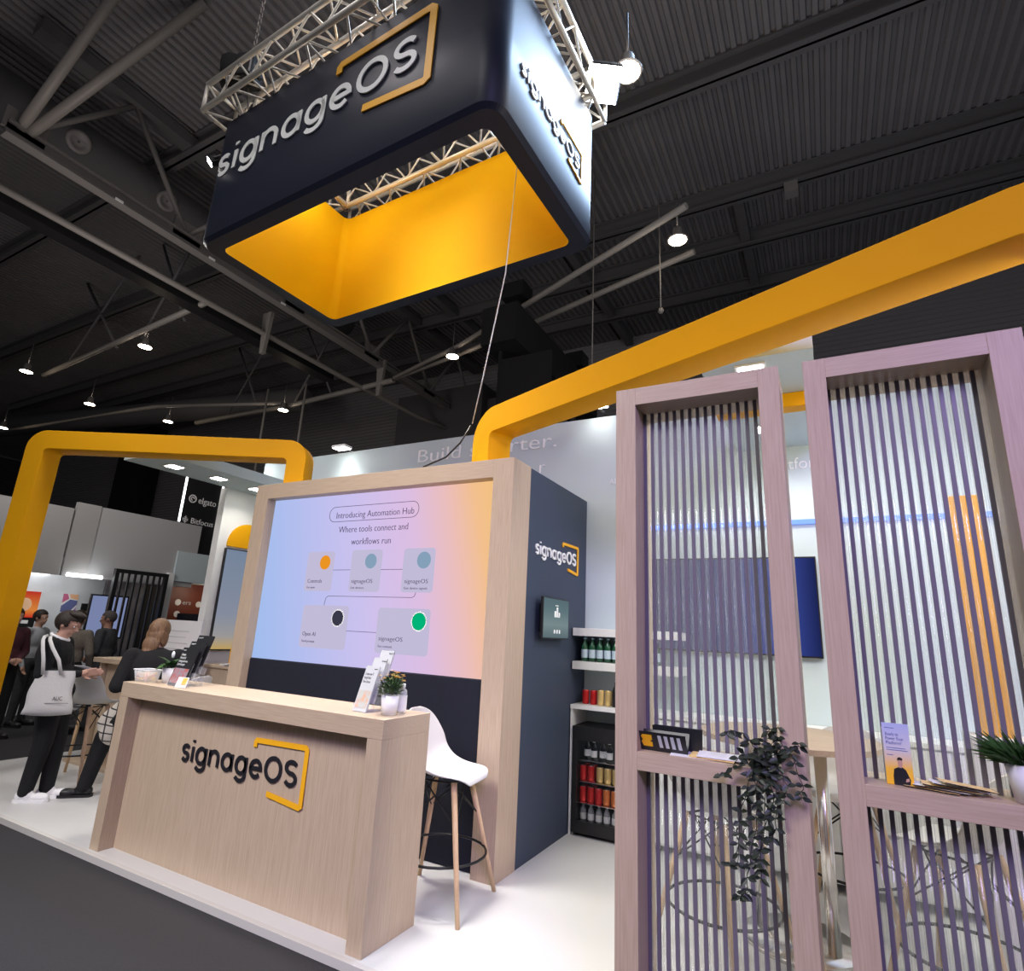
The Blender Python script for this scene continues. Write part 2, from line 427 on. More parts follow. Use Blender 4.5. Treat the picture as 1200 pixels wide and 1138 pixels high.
# cross pipes carrying lamps
def pipe(pts, r, lab, m=M_PIPE):
    tag(MB().tube(pts, r, 8).build('cross_pipe', m), lab, 'pipe')
pipe([(-17.5, 6.2, 7.5), (-10.1, 5.75, 7.5)], .06, 'thick cross pipe holding the lamp at upper left')
pipe([(-17, 10.1, 7.5), (-13, 10.2, 7.5), (-9.0, 10.0, 7.5)], .07, 'cross pipe holding the lamp above the left yellow arch')
pipe([(-8.9, 9.9, 7.5), (-6.5, 9.15, 7.5), (-1.3, 7.0, 7.5)], .05, 'upper of two slim pipes fanning right from the girder')
pipe([(-8.9, 9.95, 7.5), (-6.3, 9.4, 7.5), (-1.4, 8.05, 7.5)], .05, 'lower of two slim pipes fanning right from the girder')
pipe([(-26, 8.1, 7.6), (-17.0, 8.8, 7.55), (-13, 10, 7.5)], .05, 'thin far pipe linking the small lamps at the left edge')
for i, (x0, y0, x1, y1) in enumerate(((-13.9, 6.1, -16.4, 6.2), (-12.9, 6.1, -11.2, 6.0), (-14.2, 10.2, -15.7, 10.2), (-12.6, 10.1, -11.2, 10.1))):
    mb = MB(); mb.cyl((x0, y0, 7.5), (x1, y1, 9.9), .035, seg=6); mb.cyl((x0, y0, 9.9), (x1, y1, 7.5), .03, seg=6)
    tag(mb.build('cross_brace', M_STEELD), ('first', 'second', 'third', 'fourth')[i] + ' dark crossed brace above the lamp pipes, counted from the near left', 'brace')
# air duct
mb = MB(); mb.cyl((-10.42, 1, 9.1), (-10.42, 9.5, 9.1), .40, seg=18)
d = tag(mb.build('air_duct', M_DARKC), 'dark round air duct behind the girder at left', 'air duct')
for y in (3.2, 4.65):
    mb = MB(); mb.lathe([(.02, .0), (.1, .0), (.12, .03), (.17, .03), (.18, 0)], seg=16)
    o = mb.build('duct_nozzle', M_STEEL, d, loc=(-10.06, y, 8.93)); o.rotation_euler = (0, radians(115), 0)
mb = MB(); mb.cyl((-30, 9.0, 8.6), (-14, 11.6, 8.4), .38, seg=16)
tag(mb.build('air_duct', M_STEELD), 'thick dark duct crossing the far left of the roof', 'air duct')
# hanging wires/hooks
for (x, y, z0, z1, lab) in ((-1.9, 7.9, 6.5, 8.6, 'thin steel hook line hanging below the small warm lamp'),
                            (-3.2, 8.4, 5.6, 9.9, 'thin dark hanging wire right of the black speaker rig'),
                            (-12.3, 9.0, 5.0, 7.4, 'thin pole hanging over the left yellow arch'), (-10.9, 9.0, 5.0, 7.3, 'second thin pole hanging over the left yellow arch')):
    mb = MB(); mb.cyl((x, y, z0), (x, y, z1), .012 if x > -5 else .03, seg=5); mb.ball((x, y, z0), .05, 6, 4)
    tag(mb.build('hanging_wire', M_PIPE), lab, 'wire')

# high-bay lamps
def lamp_mesh():
    t = thing('high_bay_lamp', 'x', 'lamp', (0, 0, 0), 0, 'high bay lamps under the hall roof')
    MB().lathe([(.04, .22), (.07, .20), (.08, .08), (.15, .015), (.15, 0), (.13, .0)], seg=18).build('lamp_housing', M_STEEL, t)
    MB().lathe([(.001, .0), (.13, .0)], seg=18).build('lamp_lens', M_LAMP, t)
    MB().cyl((0, 0, .21), (0, 0, .8), .012, seg=5).build('hanger', M_STEELD, t)
    return t
LAMPS = [(-12.79, 6.15, 7.3, 'warm high bay lamp hanging above the left yellow arch, brightest of that side'),
         (-17.1, 5.70, 7.3, 'warm high bay lamp near the left edge of the photo'),
         (-18.0, 7.58, 7.3, 'small warm lamp left of the middle over the left yellow arch'),
         (-17.2, 9.36, 7.3, 'small warm lamp right of another small lamp over the left yellow arch'),
         (-23.4, 7.61, 7.3, 'tiny lamp at the very left edge over the grey booth'),
         (-12.95, 10.04, 7.3, 'warm lamp on the pipe right of the left yellow arch'),
         (-6.7, 9.2, 7.3, 'warm lamp hanging below the bottom corner of the hanging sign'),
         (-1.52, 7.42, 7.3, 'warm lamp against the dark deck right of the hanging sign'),
         (-1.40, 4.58, 7.3, 'small warm lamp just above the bright square floodlight')]
l0 = None
for i, (x, y, z, lab) in enumerate(LAMPS):
    if l0 is None: l0 = lamp_mesh(); l0.location = (x, y, z); l0['label'] = lab
    else: dup(l0, (x, y, z), 0, lab)

# black speaker rig far behind
t = thing('speaker_rig', 'black boxy rig with small lights hanging far behind the sign', 'lighting rig', (-4.8, 8.0, 6.65))
MB().box(-.42, .30, 0, 4.2, 0, .75).build('black_casing', M_BLACKM, t)
mb = MB(); mb.box(-.1, .35, .1, .5, .95, 1.25); mb.cyl((.12, .3, .75), (.12, .3, .95), .1)
mb.build('hoist', M_BLACK, t)
mb = MB(); mb.box(.05, .45, 2.8, 3.2, .75, 1.1); mb.build('hoist', M_BLACK, t)
mb = MB()
for i in range(7): mb.cyl((-.3 + .04 * i, .6 + .5 * i, -.02), (-.3 + .04 * i, .6 + .5 * i, -.28), .07, seg=8)
mb.build('stage_lights', M_BLACK, t)
mb = MB()
for i in range(7): mb.cyl((-.34 + .04 * i, .55 + .5 * i, -.1), (-.30 + .04 * i, .60 + .5 * i, -.13), .025, seg=6)
mb.build('chrome_clamps', M_CHROME, t)
mb = MB(); mb.box(-.2, -.14, .3, .36, -1.5, 0); mb.box(-.14, .9, .28, .3, -1.5, -.2)
mb.build('drop_cloth', M_BLACKM, t)
# ================================================================ platform and walls of the stand
mb = MB(); mb.box(-7.92, 2.2, 2.585, 5.6, -0.04, 0.0)
struct('trim_3', mb, M_FLOORW, 'raised white floor of the stand', 'platform')
mb = MB(); mb.box(-7.95, 2.2, 2.55, 2.585, -0.045, 0.002); mb.box(-7.95, -7.92, 2.55, 5.6, -0.045, 0.002)
struct('trim_4', mb, M_EDGE, 'pale grey edge strip of the raised floor', 'edge strip')
BW = 5.31
struct('wall_rear', MB().box(-7.05, 2.2, BW, BW + .12, 0, 3.81), M_WALL, 'tall pale blue-grey back wall with white lettering', 'wall')
struct('wall_side', MB().box(-7.05, -6.93, 4.70, BW, 0, 3.29), M_WALLW, 'short white side wall holding the tall screen', 'wall')
struct('wall_right', MB().box(2.2, 2.3, 2.6, BW + .12, 0, 3.81), M_WALL)
wr = bpy.data.objects['wall_rear']
X1 = (1, 0, 0); Z1 = (0, 0, 1)
for body, x, z, w, s in (('Build smarter.', -4.28, 3.545, 1.84, .235), ('r', -2.62, 3.255, None, .23), ('Al', -1.82, 3.08, None, .08), ('platform', -.365, 3.085, .46, .145)):
    text('wall_lettering', body, M_WLOGOL, wr, (x, BW - .004, z), X1, Z1, width=w, size=s, ext=.003, thin=s * .009)
def header(x0, x1, y0, nm, lab):
    o = struct(nm, MB().box(x0, x1, y0, BW, 3.29, 3.42), M_WALL, lab, 'header beam'); return o
h1 = header(-6.93, -6.25, 3.38, 'trim_5', 'pale overhead header beam at the left with downlights')
h2 = header(-.60, .045, 3.46, 'trim_6', 'pale overhead header beam above the glass dividers')
d0 = None
for (x, y, lab) in ((-6.57, 3.75, 'square downlight in the left header, nearest the yellow arch'), (-6.55, 4.31, 'middle downlight of three in the left header'), (-6.57, 4.88, 'downlight in the left header, nearest the back wall'), (-.31, 3.62, 'downlight in the right header just above the left glass divider'), (-.31, 4.75, 'downlight in the right header nearest the back wall, above the wall screen')):
    if d0 is None:
        d0 = thing('downlight', lab, 'lamp', (x, y, 3.29), 0, 'downlights in the header beams')
        MB().box(-.09, .09, -.09, .09, -.012, -.001).build('lamp_frame', M_WHITE, d0)
        MB().box(-.07, .07, -.07, .07, -.016, -.012).build('lamp_lens', M_LAMPW, d0)
    else: dup(d0, (x, y, 3.29), 0, lab)
# clip-on LED floodlights along the wall top
c0 = None
for (x, y, z, lab) in ((-5.37, BW - .18, 3.80, 'clip-on floodlight on the back wall left of the lettering'), (-7.0, BW - .2, 3.83, 'clip-on floodlight behind the left yellow arch'),
                    (-1.90, BW - .18, 3.86, 'clip-on floodlight on the back wall under the diagonal yellow bar')):
    if c0 is None:
        c0 = thing('clip_floodlight', lab, 'lamp', (x, y, z), 0, 'clip-on floodlights along the wall top')
        MB().box(-.11, .11, -.07, .07, 0, .03).build('lamp_housing', M_WHITE, c0)
        MB().box(-.10, .10, -.06, .06, -.006, 0).build('lamp_lens', M_LAMPW, c0)
        MB().box(-.012, .012, .05, .22, .008, .022).build('arm', M_STEEL, c0)
    else: dup(c0, (x, y, z), 0, lab)

# yellow wall shape + portrait screen on left side wall
mb = MB()
pts = []
for k in range(9):
    a = radians(180 - 90 * k / 8); pts.append((5.13 + .30 * cos(a), 2.57 + .29 * sin(a)))
pts += [(5.30, 2.86), (5.30, 2.53), (4.83, 2.53)]
mb.prism(pts, 0, .02, lambda a, b, h: (-6.929 + h, a, b))
tag(mb.build('wall_shape', M_YEL), 'yellow rounded wall shape above the tall screen', 'wall graphic')
t = thing('display_screen', 'tall portrait screen with a blue image on the left side wall', 'screen', (-6.925, 5.05, 1.2))
MB().box(0, .04, -.24, .25, 0, 1.30).build('screen_frame', M_BLACK, t)
g = grad_mat('portrait_picture', [(0, (.55, .36, .10)), (.14, (.34, .33, .33)), (.35, (.25, .28, .36)), (1, (.19, .25, .35))], 0, 1.3, axis=2, strength=1.0)
MB().box(.04, .043, -.228, .24, .015, 1.285).build('screen_picture', g, t)

# blue LED line and wall screen seen behind the dividers
tag(MB().box(-1.6, 1.6, BW - .03, BW - .005, 2.60, 2.635).build('led_strip', M_BLUELED), 'thin blue light strip along the back wall', 'light strip')
t = thing('display_screen', 'wide dark navy screen on the back wall behind the dividers', 'screen', (-.76, BW - .05, 1.52))
MB().box(-.71, .71, 0, .045, 0, .80).build('screen_frame', M_BLACK, t)
g = grad_mat('navy_picture', [(0, (.05, .055, .12)), (.55, (.055, .065, .20)), (.8, (.05, .08, .38)), (1, (.012, .018, .085))], -.71, .71, strength=1.0)
MB().box(-.70, .70, -.003, 0, .012, .788).build('screen_picture', g, t)

# ================================================================ yellow arches
def arch(lab, P0, ang, sL, sR, zt, w, d, rad, zl, zr):
    e = Vector((cos(radians(ang)), sin(radians(ang)), 0)); n = Vector((-e.y, e.x, 0))
    t = thing('yellow_arch', lab, 'arch', (P0[0] + e.x * sL, P0[1] + e.y * sL, 0), radians(ang), 'yellow arches of the stand')
    W = sR - sL; seg = 8; ri = rad - w if rad - w > .04 else .05
    out = [(0, zl)]; inn = [(w, zl)]
    for k in range(seg + 1):
        a = radians(180 - 90 * k / seg); out.append((rad + rad * cos(a), zt - rad + rad * sin(a))); inn.append((w + ri + ri * cos(a), zt - w - ri + ri * sin(a)))
    for k in range(seg + 1):
        a = radians(90 - 90 * k / seg); out.append((W - rad + rad * cos(a), zt - rad + rad * sin(a))); inn.append((W - w - ri + ri * cos(a), zt - w - ri + ri * sin(a)))
    out.append((W, zr)); inn.append((W - w, zr))
    o = MB().strip(out, inn, 0, d, lambda a, b, h: (a, h, b)).build('arch_frame', M_YEL, t, bevel=.004)
    return t
arch('left yellow arch reaching from the stand edge to the big screen block', (-7.226, 2.677), 27.12, -.135, 2.87, 3.45, .20, .24, .20, 0, 2.925)
arch('long diagonal yellow arch rising over the glass dividers at right', (-2.31, 3.859), -21.6, -.315, 3.60, 3.45, .225, .24, .28, 2.925, 0)
# slim yellow crossbar under the right header, and a yellow totem on a white plinth behind the right divider
tag(MB().box(-.60, .045, 4.08, 4.20, 3.185, 3.288).build('crossbar', M_YEL, bevel=.004), 'slim yellow crossbar under the right header, seen between the dividers', 'crossbar')
t = thing('yellow_totem', 'yellow upright panel on a white plinth behind the right divider', 'totem', (.755, 4.14, 0))
MB().box(-.085, .085, -.06, .06, 1.19, 2.50).build('yellow_panel', M_YEL, t, bevel=.004); MB().box(-.14, .14, -.12, .12, 0, 1.19).build('plinth', M_WHITE, t, bevel=.004)

# ================================================================ LED block
t = thing('led_wall_block', 'large oak framed block with a glowing presentation screen and navy side', 'video wall', (-3.52, 3.722, 0))
X0 = -3.52; Y0 = 3.722
def B(x0, x1, y0, y1, z0, z1): return MB().box(x0 - X0, x1 - X0, y0 - Y0, y1 - Y0, z0, z1)
B(-5.0, -4.82, 3.722, 4.02, 0, 2.92).build('frame_post', M_WOODV, t, bevel=.002)
B(-2.225, -2.045, 3.722, 4.02, 0, 2.92).build('frame_post', M_WOODV, t, bevel=.002)
B(-4.82, -2.225, 3.722, 4.02, 2.772, 2.92).build('frame_top', M_WOODH, t, bevel=.002)
B(-4.99, -2.05, 4.02, 5.30, 0, 2.915).build('navy_body', M_NAVY, t)
B(-4.82, -2.225, 3.80, 4.02, 0.0, 1.255).build('padded_base', M_NAVYD, t, bevel=.01)
SCR = grad_mat('led_picture', [(0, (.36, .52, .87)), (.22, (.46, .53, .88)), (.50, (.62, .55, .88)), (.72, (.74, .53, .78)), (.86, (.86, .53, .50)), (.95, (.92, .54, .28)), (1, (.92, .55, .24))],
               -4.81 - X0 + .30, -2.27 - X0 + .60, axis=0, axis2=(2, .24), strength=1.06)
s = B(-4.82, -2.225, 3.82, 3.86, 1.255, 2.772).build('led_screen', SCR, t)
SY = 3.82 - Y0
def card(x0, x1, z0, z1, r=.03):
    mb = MB(); quadpoly(mb, rrect(x0 - X0, x1 - X0, z0, z1, r), (0, SY, 0), X1, Z1, .0005, .0025); mb.build('screen_card', M_CARD, s)
k = 3.82 / 3.85
for c in ((-4.25, -3.91, 1.88, 2.24), (-3.70, -3.35, 1.88, 2.245), (-3.115, -2.79, 1.88, 2.245), (-4.22, -3.665, 1.385, 1.755), (-3.33, -2.79, 1.385, 1.75)): card(*c)
def disc(x, z, r, m):
    mb = MB(); quadpoly(mb, [(x - X0 + r * cos(2 * pi * i / 24), z + r * sin(2 * pi * i / 24)) for i in range(24)], (0, SY, 0), X1, Z1, .003, .0045); mb.build('screen_icon', m, s)
for a in ((-4.02, 2.14, .065, M_SORANGE), (-3.473, 2.145, .065, M_SBLUE), (-2.90, 2.145, .07, M_SBLUE), (-3.783, 1.65, .075, M_WLOGO), (-3.783, 1.65, .066, M_SDARK), (-2.898, 1.65, .078, M_WLOGO), (-2.898, 1.65, .07, M_SGREEN)): disc(*a)
disc_off = 0
def stx(body, x, z, w, size, m=M_CARDTXT):
    text('screen_lettering', body, m, s, (x - X0, SY - .004, z), X1, Z1, width=w, size=size, ext=.0012, thin=size * .012)
stx('Introducing Automation Hub', -3.955, 2.545, .90, .085); stx('Where tools connect and', -3.90, 2.41, .80, .085); stx('workflows run', -3.73, 2.295, .455, .085)
stx('Controls', -4.215, 1.955, .18, .05); stx('signageOS', -3.675, 1.955, .24, .05); stx('signageOS', -3.085, 1.955, .24, .05)
stx('Go open', -4.215, 1.905, .10, .028); stx('List devices', -3.675, 1.905, .15, .028); stx('Get device signals', -3.085, 1.905, .24, .028)
stx('Open AI', -4.19, 1.485, .16, .05); stx('Send prompt', -4.19, 1.43, .16, .028); stx('signageOS', -3.30, 1.485, .25, .05); stx('Set content', -3.30, 1.43, .15, .028)
def line(pts, w=.004):
    L, R = thick_poly([(a - X0, b) for a, b in pts], w)
    MB().strip(L, R, .003, .0045, lambda a, b, h: (a, SY - h, b)).build('screen_line', M_CARDTXT, s)
line([(-3.91, 2.07), (-3.70, 2.07)]); line([(-3.35, 2.07), (-3.115, 2.07)]); line([(-3.665, 1.545), (-3.33, 1.545)])
line([(-2.955, 1.88), (-2.965, 1.85), (-2.99, 1.838), (-3.93, 1.838), (-3.955, 1.82), (-3.965, 1.77), (-3.965, 1.755)])
p = rrect(-4.04, -3.00, 2.515, 2.655, .068); line(p + [p[0]], .0045)
# mark on the navy side wall and the small tablet
Y1v = (0, 1, 0)
logo(t, (-2.05 - X0, 4.155 - Y0, 2.235), Y1v, Z1, .86, M_WLOGO, M_YLOGO, ext=.006)
t = thing('wall_tablet', 'small black wall tablet on the navy side wall below the white logo', 'tablet', (-2.049, 4.45, 1.73))
MB().box(.0, .055, -.17, .17, -.11, .11).build('mount', M_BLACK, t)
MB().box(.05, .075, -.26, .26, -.165, .165).build('tablet_body', M_BLACK, t, bevel=.006)
g = grad_mat('tablet_picture', [(0, (.10, .15, .17)), (.35, (.20, .27, .28)), (.7, (.12, .19, .21)), (1, (.10, .16, .18))], -.165, .165, axis=2, strength=1.0)
sc = MB().box(.075, .077, -.25, .25, -.155, .155).build('screen_picture', g, t)
for y, z, w, h in ((-.03, .10, .06, .006), (-.045, .01, .03, .05), (-.005, .01, .03, .08), (.035, .01, .03, .04), (-.05, -.12, .025, .03), (0, -.12, .025, .03), (.05, -.12, .025, .03)):
    MB().box(.077, .0785, y, y + w, z, z + h).build('screen_graphic', M_WLOGOL, sc)
# ================================================================ counter
t = thing('reception_counter', 'oak reception counter with a recessed front carrying the dark logo', 'counter', (-3.41, 2.606, 0))
X0 = -3.41; Y0 = 2.606
B(-4.66, -4.555, 2.606, 3.03, 0, 1.005).build('side_panel', M_WOODV, t, bevel=.0015)
B(-2.26, -2.155, 2.606, 3.03, 0, 1.005).build('side_panel', M_WOODV, t, bevel=.0015)
B(-4.66, -2.155, 2.606, 3.03, 1.006, 1.108).build('counter_top', M_WOODH, t, bevel=.0015)
B(-4.554, -2.261, 2.71, 3.0, 0, 1.004).build('front_panel', M_WOODV, t)
logo(t, (-3.965 - X0, 2.706 - Y0, .655), X1, Z1, 1.11, M_KLOGO, M_YLOGO, ext=.003)
# ================================================================ glass dividers
def rib_mats():
    """clear ribbed acrylic: mostly see-through, faint milky streaks along the ribs, glossy skin"""
    m = bpy.data.materials.new('ribbed_clear_acrylic'); m.use_nodes = True; nt = m.node_tree; N = nt.nodes.new; Lk = nt.links.new
    nt.nodes.remove(nt.nodes['Principled BSDF'])
    tr = N('ShaderNodeBsdfTransparent'); tr.inputs[0].default_value = (.97, .985, .985, 1)
    df = N('ShaderNodeBsdfTranslucent'); df.inputs[0].default_value = (.86, .88, .88, 1)
    gl = N('ShaderNodeBsdfGlossy'); gl.inputs['Roughness'].default_value = .12
    tc = N('ShaderNodeTexCoord'); mp = N('ShaderNodeMapping'); mp.inputs['Scale'].default_value = (260, 260, 1.2)
    nz = N('ShaderNodeTexNoise'); nz.inputs['Scale'].default_value = 1.0; nz.inputs['Detail'].default_value = 2
    Lk(tc.outputs['Object'], mp.inputs[0]); Lk(mp.outputs[0], nz.inputs['Vector'])
    mr = N('ShaderNodeMapRange'); mr.inputs['From Min'].default_value = .35; mr.inputs['From Max'].default_value = .7; mr.inputs['To Min'].default_value = .02; mr.inputs['To Max'].default_value = .30
    Lk(nz.outputs['Fac'], mr.inputs[0])
    m1 = N('ShaderNodeMixShader'); Lk(mr.outputs[0], m1.inputs[0]); Lk(tr.outputs[0], m1.inputs[1]); Lk(df.outputs[0], m1.inputs[2])
    lw = N('ShaderNodeLayerWeight'); lw.inputs[0].default_value = .25; fr = N('ShaderNodeMath'); fr.operation = 'MULTIPLY_ADD'; fr.inputs[1].default_value = .18; fr.inputs[2].default_value = .02; Lk(lw.outputs['Facing'], fr.inputs[0])
    m2 = N('ShaderNodeMixShader'); Lk(fr.outputs[0], m2.inputs[0]); Lk(m1.outputs[0], m2.inputs[1]); Lk(gl.outputs[0], m2.inputs[2])
    Lk(m2.outputs[0], nt.nodes['Material Output'].inputs[0])
    return m
M_RIB = rib_mats()
def ribs(x0, x1, y, z0, z1, n, name, parent):
    mb = MB(); p = (x1 - x0) / n
    for i in range(n):
        a = x0 + i * p
        mb.box(a, a + p * .42, y - .006, y + .006, z0, z1, 0)
        pts = []; c = a + p * .71; r = p * .289
        for k in range(9):
            an = pi * k / 8; pts.append((c + r * cos(an), y + .004 - r * .32 * sin(an)))
        mb.prism(pts[::-1], z0, z1, None, 1, smooth=True)
    return mb.build(name, [M_SLAT, M_RIB], parent)
def divider(lab, xo0, xi0, xi1, xo1, n):
    yf = 2.6; D = .28; xc = (xo0 + xo1) / 2; zt = 2.812
    t = thing('glass_divider', lab, 'room divider', (xc, yf, 0), 0, 'oak framed ribbed dividers')
    g = lambda a0, a1, y0, y1, z0, z1: MB().box(a0 - xc, a1 - xc, y0, y1, z0, z1)
    g(xo0, xi0, 0, D, 0, zt).build('frame_post', M_WOODV, t, bevel=.0015); g(xi1, xo1, 0, D, 0, zt).build('frame_post', M_WOODV, t, bevel=.0015)
    g(xi0, xi1, 0, D, 2.722, zt).build('frame_top', M_WOODH, t, bevel=.0015); g(xi0, xi1, 0, D, 0, .09).build('frame_bottom', M_WOODH, t, bevel=.0015)
    g(xi0, xi1, 0, D, 1.062, 1.135).build('shelf', M_WOODH, t, bevel=.0015)
    ribs(xi0 - xc, xi1 - xc, .15, 1.135, 2.722, n, 'upper_ribbed_pane', t); ribs(xi0 - xc, xi1 - xc, .15, .09, 1.062, n, 'lower_ribbed_pane', t)
    return t
divider('left oak framed divider with a trailing plant on its shelf', -.858, -.760, -.198, -.112, 15)
divider('right oak framed divider with a white grass pot on its shelf', -.015, .072, .622, .730, 15)
# ================================================================ hanging sign and its truss
ROT = radians(-1.9)
t = thing('hanging_sign', 'big navy hanging box sign with white lettering outside and yellow lining', 'hanging sign', (-3.0, 3.125, 4.69), ROT)
HW, HD, HH, TK = 1.52, .785, 1.24, .15
def loop_wall(pts, z0, z1, mb, mi, smooth=True):
    n = len(pts); o = len(mb.v)
    mb.v += [(a, b, z0) for a, b in pts] + [(a, b, z1) for a, b in pts]
    for i in range(n):
        j = (i + 1) % n; mb.f.append((o + i, o + j, o + n + j, o + n + i)); mb.mi.append(mi); mb.sm.append(smooth)
outp = rrect(-HW, HW, -HD, HD, .15, 10); innp = rrect(-HW + TK, HW - TK, -HD + TK, HD - TK, .07, 10)
mb = MB(); loop_wall(outp, .03, HH, mb, 0)
n = len(outp)
def ring(z, pa, pb, za=None, zb=None):
    o = len(mb.v); mb.v.extend([(a, b, z if za is None else za) for a, b in pa] + [(a, b, z if zb is None else zb) for a, b in pb])
    for i in range(n):
        j = (i + 1) % n; mb.f.append((o + i, o + j, o + n + j, o + n + i)); mb.mi.append(0); mb.sm.append(False)
mid = rrect(-HW + .03, HW - .03, -HD + .03, HD - .03, .12, 10)
ring(0, outp, mid, .03, 0); ring(0, mid, innp); ring(HH, outp, innp)
mb.build('fabric_cover', M_SIGN, t, fix=True)
mb = MB(); loop_wall(innp, 0.0, HH, mb, 0); mb.build('yellow_lining', M_YELF, t)
logo(t, (-1.5 + .12, -HD - .002, .64), X1, Z1, 2.22, M_WLOGO, M_YLOGO, ext=.006)
logo(t, (HW + .002, -HD + .26, .47), (0, 1, 0), Z1, .93, M_WLOGO, M_YLOGO, ext=.006, name='logo_lettering')
# interior floodlight bars
mb = MB(); mb.box(-1.33, -1.24, -.30, .05, 1.16, 1.24); lb = mb.build('inner_light', M_LAMPW, t); lb['label'] = 'bright white light bar inside the sign'

def truss(parent, p0, p1, s, name, n):
    """square box truss between two points (axis along the middle), side s"""
    p0 = Vector(p0); p1 = Vector(p1); d = (p1 - p0); L = d.length; d.normalize(); side = Vector((-d.y, d.x, 0)); up = Vector((0, 0, 1))
    mb = MB(); h = s / 2
    cs = [(-h, -h), (h, -h), (h, h), (-h, h)]
    P = lambda a, q: p0 + d * a + side * q[0] + up * q[1]
    for q in cs: mb.cyl(P(0, q), P(L, q), .025, seg=8)
    st = L / n
    for k in range(4):
        q0 = cs[k]; q1 = cs[(k + 1) % 4]
        for i in range(n):
            a = i * st
            if i % 2 == 0: mb.cyl(P(a, q0), P(a + st, q1), .010, seg=6, cap=False)
            else: mb.cyl(P(a, q1), P(a + st, q0), .010, seg=6, cap=False)
            if k % 2 == 0 and i % 3 == 0: mb.cyl(P(a, q0), P(a, q1), .010, seg=6, cap=False)
        for a in (0.0, L): mb.cyl(P(a, q0), P(a, q1), .018, seg=6)
    return mb.build(name, M_ALU, parent)
t = thing('rigging_truss', 'rectangular aluminium box truss carrying the hanging sign', 'truss', (-3.0, 3.10, 6.14), ROT)
s = .29; XA, XB, YA, YB = -1.56, 1.58, -.92, .84
h = s / 2
truss(t, (XA, YA + h, 0), (XB, YA + h, 0), s, 'truss_section', 14)
truss(t, (XA, YB - h, 0), (XB, YB - h, 0), s, 'truss_section', 14)
truss(t, (XA + h, YA + s, 0), (XA + h, YB - s, 0), s, 'truss_section', 6)
truss(t, (XB - h, YA + s, 0), (XB - h, YB - s, 0), s, 'truss_section', 6)
def hoist(x, y, lab):
    t = thing('chain_hoist', lab, 'hoist', (x, y, 6.26), .4)
    mb = MB(); mb.box(-.08, .08, -.1, .1, .03, .28); mb.cyl((-.10, 0, .15), (.10, 0, .15), .07, seg=10); mb.build('motor', M_BLACK, t, bevel=.02)
    mb = MB(); mb.lathe([(.02, 0), (.10, .02), (.12, .18), (.13, .26)], (-.16, .02, 0), 12); mb.build('chain_bag', M_BLACKM, t)
    mb = MB(); z = .28; i = 0
    while z < 3.7:
        a = (.012, 0, 0) if i % 2 else (0, .012, 0)
        mb.cyl((a[0], a[1], z), (a[0], a[1], z + .045), .006, seg=4); mb.cyl((-a[0], -a[1], z), (-a[0], -a[1], z + .045), .006, seg=4)
        z += .04; i += 1
    mb.build('chain', M_STEEL, t)
    mb = MB(); mb.tube([(-.03, -.05, .05), (-.07, -.17, -.1), (-.05, -.15, -.28), (-.02, 0, -.30), (-.02, .12, -.2), (-.02, .05, .05)], .008, 5); mb.build('sling', M_STEEL, t)
hoist(-4.25, 2.38, 'black chain hoist on the near left corner of the truss')
hoist(-4.28, 3.72, 'black chain hoist inside the sign at its far left corner')
hoist(-1.75, 2.4, 'chain hoist on the near right corner of the truss')
# big square floodlight on truss back right corner
def flood(x, y, z, lab, aim, sz, m=M_LAMPW):
    t = thing('floodlight', lab, 'floodlight', (x, y, z))
    d = (Vector(aim) - Vector((x, y, z))).normalized(); q = d.to_track_quat('-Z', 'Y')
    t.rotation_mode = 'QUATERNION'; t.rotation_quaternion = q
    MB().box(-sz / 2, sz / 2, -sz / 2, sz / 2, -.02, .06).build('lamp_housing', M_BLACK, t, bevel=.006)
    MB().box(-sz * .46, sz * .46, -sz * .46, sz * .46, -.026, -.02).build('lamp_lens', m, t)
    MB().tube([(-sz * .55, 0, .02), (-sz * .55, 0, .16), (sz * .55, 0, .16), (sz * .55, 0, .02)], .012, 6).build('yoke', M_STEEL, t)
    return t
flood(-1.36, 3.72, 6.22, 'dazzling square floodlight at the far right corner of the truss', (-.2, 1.9, 2.2), .30)
flood(-4.62, 2.42, 5.62, 'tiny bright lamp at the left edge of the hanging sign', (-6.5, .2, 3.2), .07)
# cable from the sign to the block
mb = MB(); mb.tube([(-1.84, 2.95, 6.0), (-1.80, 3.1, 5.4), (-1.86, 3.2, 5.14), (-2.0, 3.35, 4.3), (-2.3, 3.6, 3.6), (-2.5, 3.79, 3.28)], .005, 5)
tag(mb.build('power_cable', M_WHITE), 'thin white cable dropping from the sign to the yellow arch', 'cable')
mb = MB(); mb.tube([(-2.52, 3.80, 3.27), (-2.60, 3.78, 3.12), (-2.72, 3.76, 3.0), (-2.95, 3.76, 2.935)], .008, 5)
tag(mb.build('power_cable', M_BLACK), 'short black cable curling onto the top of the screen block', 'cable')
